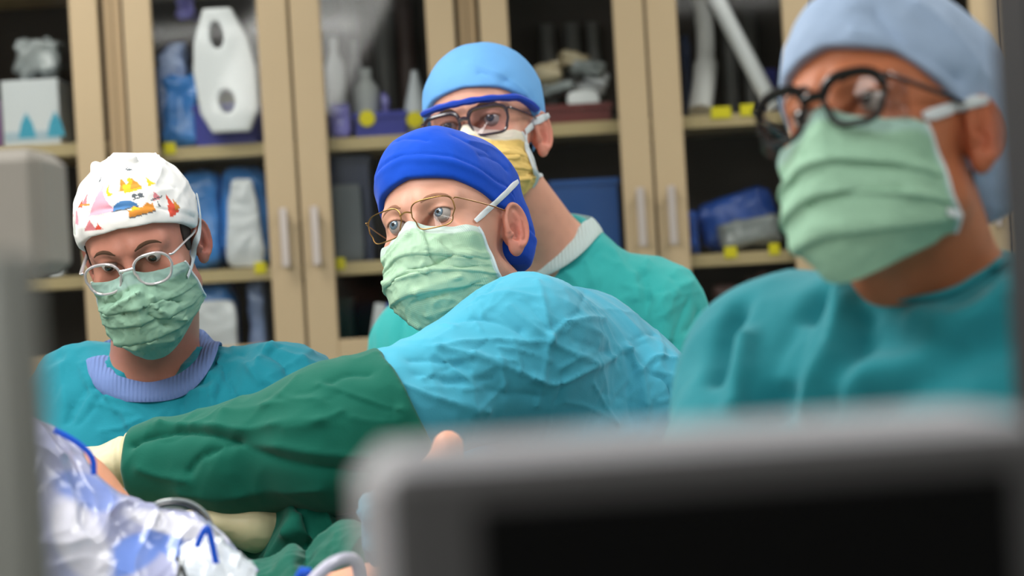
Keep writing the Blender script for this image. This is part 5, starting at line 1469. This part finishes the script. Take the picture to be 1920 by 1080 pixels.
bl = np.clip(blob(245, 1040, 60, 28, -.5) + blob(310, 1005, 50, 20, .9) + .7 * blob(160, 920, 60, 30, .4) * (n1 > .5) + blob(440, 1120, 60, 60), 0, 1)[:, None]
wh = np.clip(blob(150, 1010, 40, 80, -.5) + blob(330, 985, 90, 18, .25) + blob(230, 900, 25, 12), 0, 1)[:, None]
col = base_c * (1 - bl) + blue_c * bl; col = col * (1 - wh) + white_c * wh
o = link_mesh('plastic_drape', V, Q, MAT['film'], col=col); o.modifiers.new('t', 'SOLIDIFY').thickness = .001
tag(o, 'crumpled milky plastic drape with blue backing heaped at the lower left', 'drape')
film_tree = bvh(V, Q)
# white pouch in front of it
rows = [[P(x, y, dd) for (x, y) in r] for dd, r in ((2.38, [(345, 1030), (385, 1012), (430, 1026), (474, 1050)]), (2.34, [(338, 1055), (385, 1040), (432, 1052), (478, 1075)]), (2.31, [(332, 1110), (385, 1100), (435, 1108), (480, 1130)]), (2.31, [(332, 1180), (385, 1180), (435, 1180), (480, 1190)]))]
V, Q, uv = sheet(rows, 90, 80, .010, (18, 12, 18), 8, 2)
o = link_mesh('clear_pouch', V, Q, MAT['film'], col=np.tile(np.array(srgb(206, 214, 224)), (len(V), 1))); o.modifiers.new('t', 'SOLIDIFY').thickness = .001
tag(o, 'small clear pouch with a blue tie at the right end of the plastic drape', 'pouch')
pouch_tree = bvh(V, Q)
MAT['tie'] = material('blue_ribbon', srgb(20, 92, 226), .35, .5)
def ribbon(pts, d, w_, label, trees, flat=.2):
    pp, nn = [], []
    for x, y in pts:
        h_ = hit(x, y, trees)
        if h_ is not None and h_[0][1] < d + .12: pp.append(h_[0] + h_[1] * .006); nn.append(h_[1])
        else: pp.append(P(x, y, d)); nn.append(vec(0, -1, .3))
    return tag(MB().tube(spline(pp, 6), w_, 8, flat=flat, nrm=spline(nn, 6)).build('ribbon_tie', MAT['tie'], smooth=True), label, 'tie')
ribbon([(102, 806), (132, 822), (160, 842), (174, 862), (176, 890)], 2.42, .0030, 'royal blue ribbon tie at the upper left of the plastic drape', [])
ribbon([(368, 1026), (378, 1004), (388, 990), (396, 1010), (403, 1045), (414, 1095)], 2.33, .0032, 'royal blue ribbon tie looped over the clear pouch', [])
# cables arching over the drape
m_cab = material('clear_grey_tubing', srgb(150, 160, 160), .12, .8, coat=.6); m_dk = material('dark_cable', srgb(34, 40, 42), .25, .6)
for k, (pts, r, mm, lb) in enumerate((
        ([(262, 972), (300, 948), (345, 946), (378, 965), (394, 992), (398, 1010)], .0022, m_dk, 'dark thin cable arching over the plastic drape'),
        ([(258, 966), (300, 941), (348, 939), (384, 960), (400, 990), (403, 1010)], .0018, m_cab, 'clear grey tubing, the outermost of the two arcs'),
        ([(262, 984), (300, 957), (340, 956), (368, 972), (386, 996), (392, 1014)], .0018, m_cab, 'clear grey tubing, the innermost of the two arcs'))):
    tag(MB().tube(spline([P(x, y, 2.50 - .06 * (i > 4) + .004 * k) for i, (x, y) in enumerate(pts)], 6), r, 8).build('tubing', mm, smooth=True), lb, 'tubing')
# forceps with black rings
f_ = empty('forceps', P(342, 1062, 2.30), 'dark forceps lying against the clear pouch', 'forceps')
MB().tube(spline([P(330, 1045, 2.300), P(341, 1062, 2.295), P(352, 1100, 2.295)], 6), .0022, 8).build('blade', m_dk, f_, smooth=True)
MB().tube(spline([P(346, 1044, 2.298), P(338, 1062, 2.293), P(330, 1100, 2.293)], 6), .0022, 8).build('blade', MAT['steel'], f_, smooth=True)
# curved white tube
tag(MB().tube(spline([P(560, 1120, 2.24), P(590, 1086, 2.26), P(618, 1060, 2.28), P(645, 1048, 2.30), P(664, 1052, 2.31), P(672, 1072, 2.32), P(676, 1120, 2.34)], 7), .0062, 14).build('suction_tube', material('white_vinyl', srgb(206, 204, 226), .2, .6, coat=.4), smooth=True), 'curved white suction tube at the bottom beside the dark screen', 'tube')
tag(MB().tube([P(556, 1084, 2.29), P(568, 1074, 2.29), P(584, 1069, 2.29)], [.003, .0065, .002], 8).build('blue_clip', MAT['tie'], smooth=True), 'small blue clip beside the curved white tube', 'clip')

# ------------------------------------------------------------------ equipment close to the camera
MAT['bezel'] = material('charcoal_screen_bezel', srgb(72, 71, 73), .55, .4)
MAT['shell'] = material('light_grey_shell', srgb(182, 182, 188), .5, .4)
MAT['screen'] = material('black_glass_screen', srgb(3, 3, 4), .6, .1)
MAT['post'] = material('dark_grey_powder_coat', srgb(40, 40, 44), .6, .3)
MAT['putty'] = material('putty_grey_casing', srgb(168, 162, 154), .6, .3)
MAT['pole'] = material('grey_steel_pole', srgb(120, 122, 118), .4, .5, metal=.5)
sc0 = P(735, 872, .72); z_t = sc0[2]
W_, Dp, H_ = .215, .095, .20
m = empty('monitor', (sc0[0] + W_ / 2, sc0[1] + Dp / 2, z_t - H_), 'large dark monitor with light grey top and black screen, closest to the camera', 'monitor')
def turned(mb): return mb.turn(sc0, rz=math.radians(9))
turned(MB().box((sc0[0] - .004, sc0[1] + .012, z_t - H_), (sc0[0] + W_, sc0[1] + Dp, z_t + .001), .010)).build('shell', MAT['shell'], m)
turned(MB().box((sc0[0] - .002, sc0[1], z_t - H_ + .004), (sc0[0] + W_ - .002, sc0[1] + .014, z_t - .002), .004)).build('bezel', MAT['bezel'], m)
turned(MB().box((sc0[0] + .024, sc0[1] - .002, z_t - H_ + .024), (sc0[0] + W_ - .022, sc0[1] + .004, z_t - .014), .001)).build('screen', MAT['screen'], m)
mc = (sc0[0] + W_ / 2, sc0[1] + Dp / 2 + .03)
MB().box((mc[0] - .02, mc[1] - .02, .10), (mc[0] + .02, mc[1] + .02, z_t - H_ + .01), .004).build('stand', MAT['post'], m)
MB().lathe((mc[0], mc[1], 0), [(.24, 0), (.24, .06), (.05, .10), (.03, .11)], 24).build('base', MAT['post'], m, smooth=True)
# dark upright housing at the right edge
e0 = P(1868, 300, 1.26)
m = empty('equipment_stand', (e0[0] + .03, 1.15 + .06, 0), 'dark grey equipment stand rising at the right edge', 'equipment')
MB().box((e0[0], 1.15, .12), (e0[0] + .065, 1.26, 1.75), .012).build('housing', MAT['post'], m)
MB().box((e0[0] - .03, 1.12, .03), (e0[0] + .10, 1.29, .12), .01).build('base', MAT['bezel'], m)
for (dx, dy) in ((0, 0), (.075, 0), (0, .11), (.075, .11)):
    MB().lathe((e0[0] + dx - .008, 1.15 + dy, .030), [(.002, 0), (.03, .002), (.03, .014), (.002, .016)], 14, axis=(1, 0, 0)).build('caster', MAT['post'], m, smooth=True)
# grey casing and pole at the left edge
g0 = P(126, 290, 1.97); g1 = P(132, 510, 1.85)
m = empty('patient_monitor', (g0[0] - .14, 1.90, 0), 'putty grey monitor casing at the left edge, beside the printed cap', 'monitor')
MB().box((g0[0] - .30, 1.85, g1[2]), (g0[0], 1.97, g0[2]), .010).build('casing', MAT['putty'], m)
MB().lathe((g0[0] - .16, 1.91, .08), [(.018, 0), (.018, g1[2] - .08)], 14).build('pole', MAT['pole'], m, smooth=True)
MB().lathe((g0[0] - .16, 1.91, 0), [(.22, 0), (.22, .03), (.03, .08)], 20).build('base', MAT['post'], m, smooth=True)
p0 = P(16, 800, .95)
m = empty('drip_stand', (p0[0], .95, 0), 'blurred grey steel stand running down the left edge', 'stand')
MB().lathe((p0[0], .95, .06), [(.0150, 0), (.0150, 1.36), (.012, 1.365)], 24).build('pole', MAT['pole'], m, smooth=True)
MB().lathe((p0[0], .95, 0), [(.18, 0), (.18, .03), (.03, .06)], 20).build('base', MAT['post'], m, smooth=True)
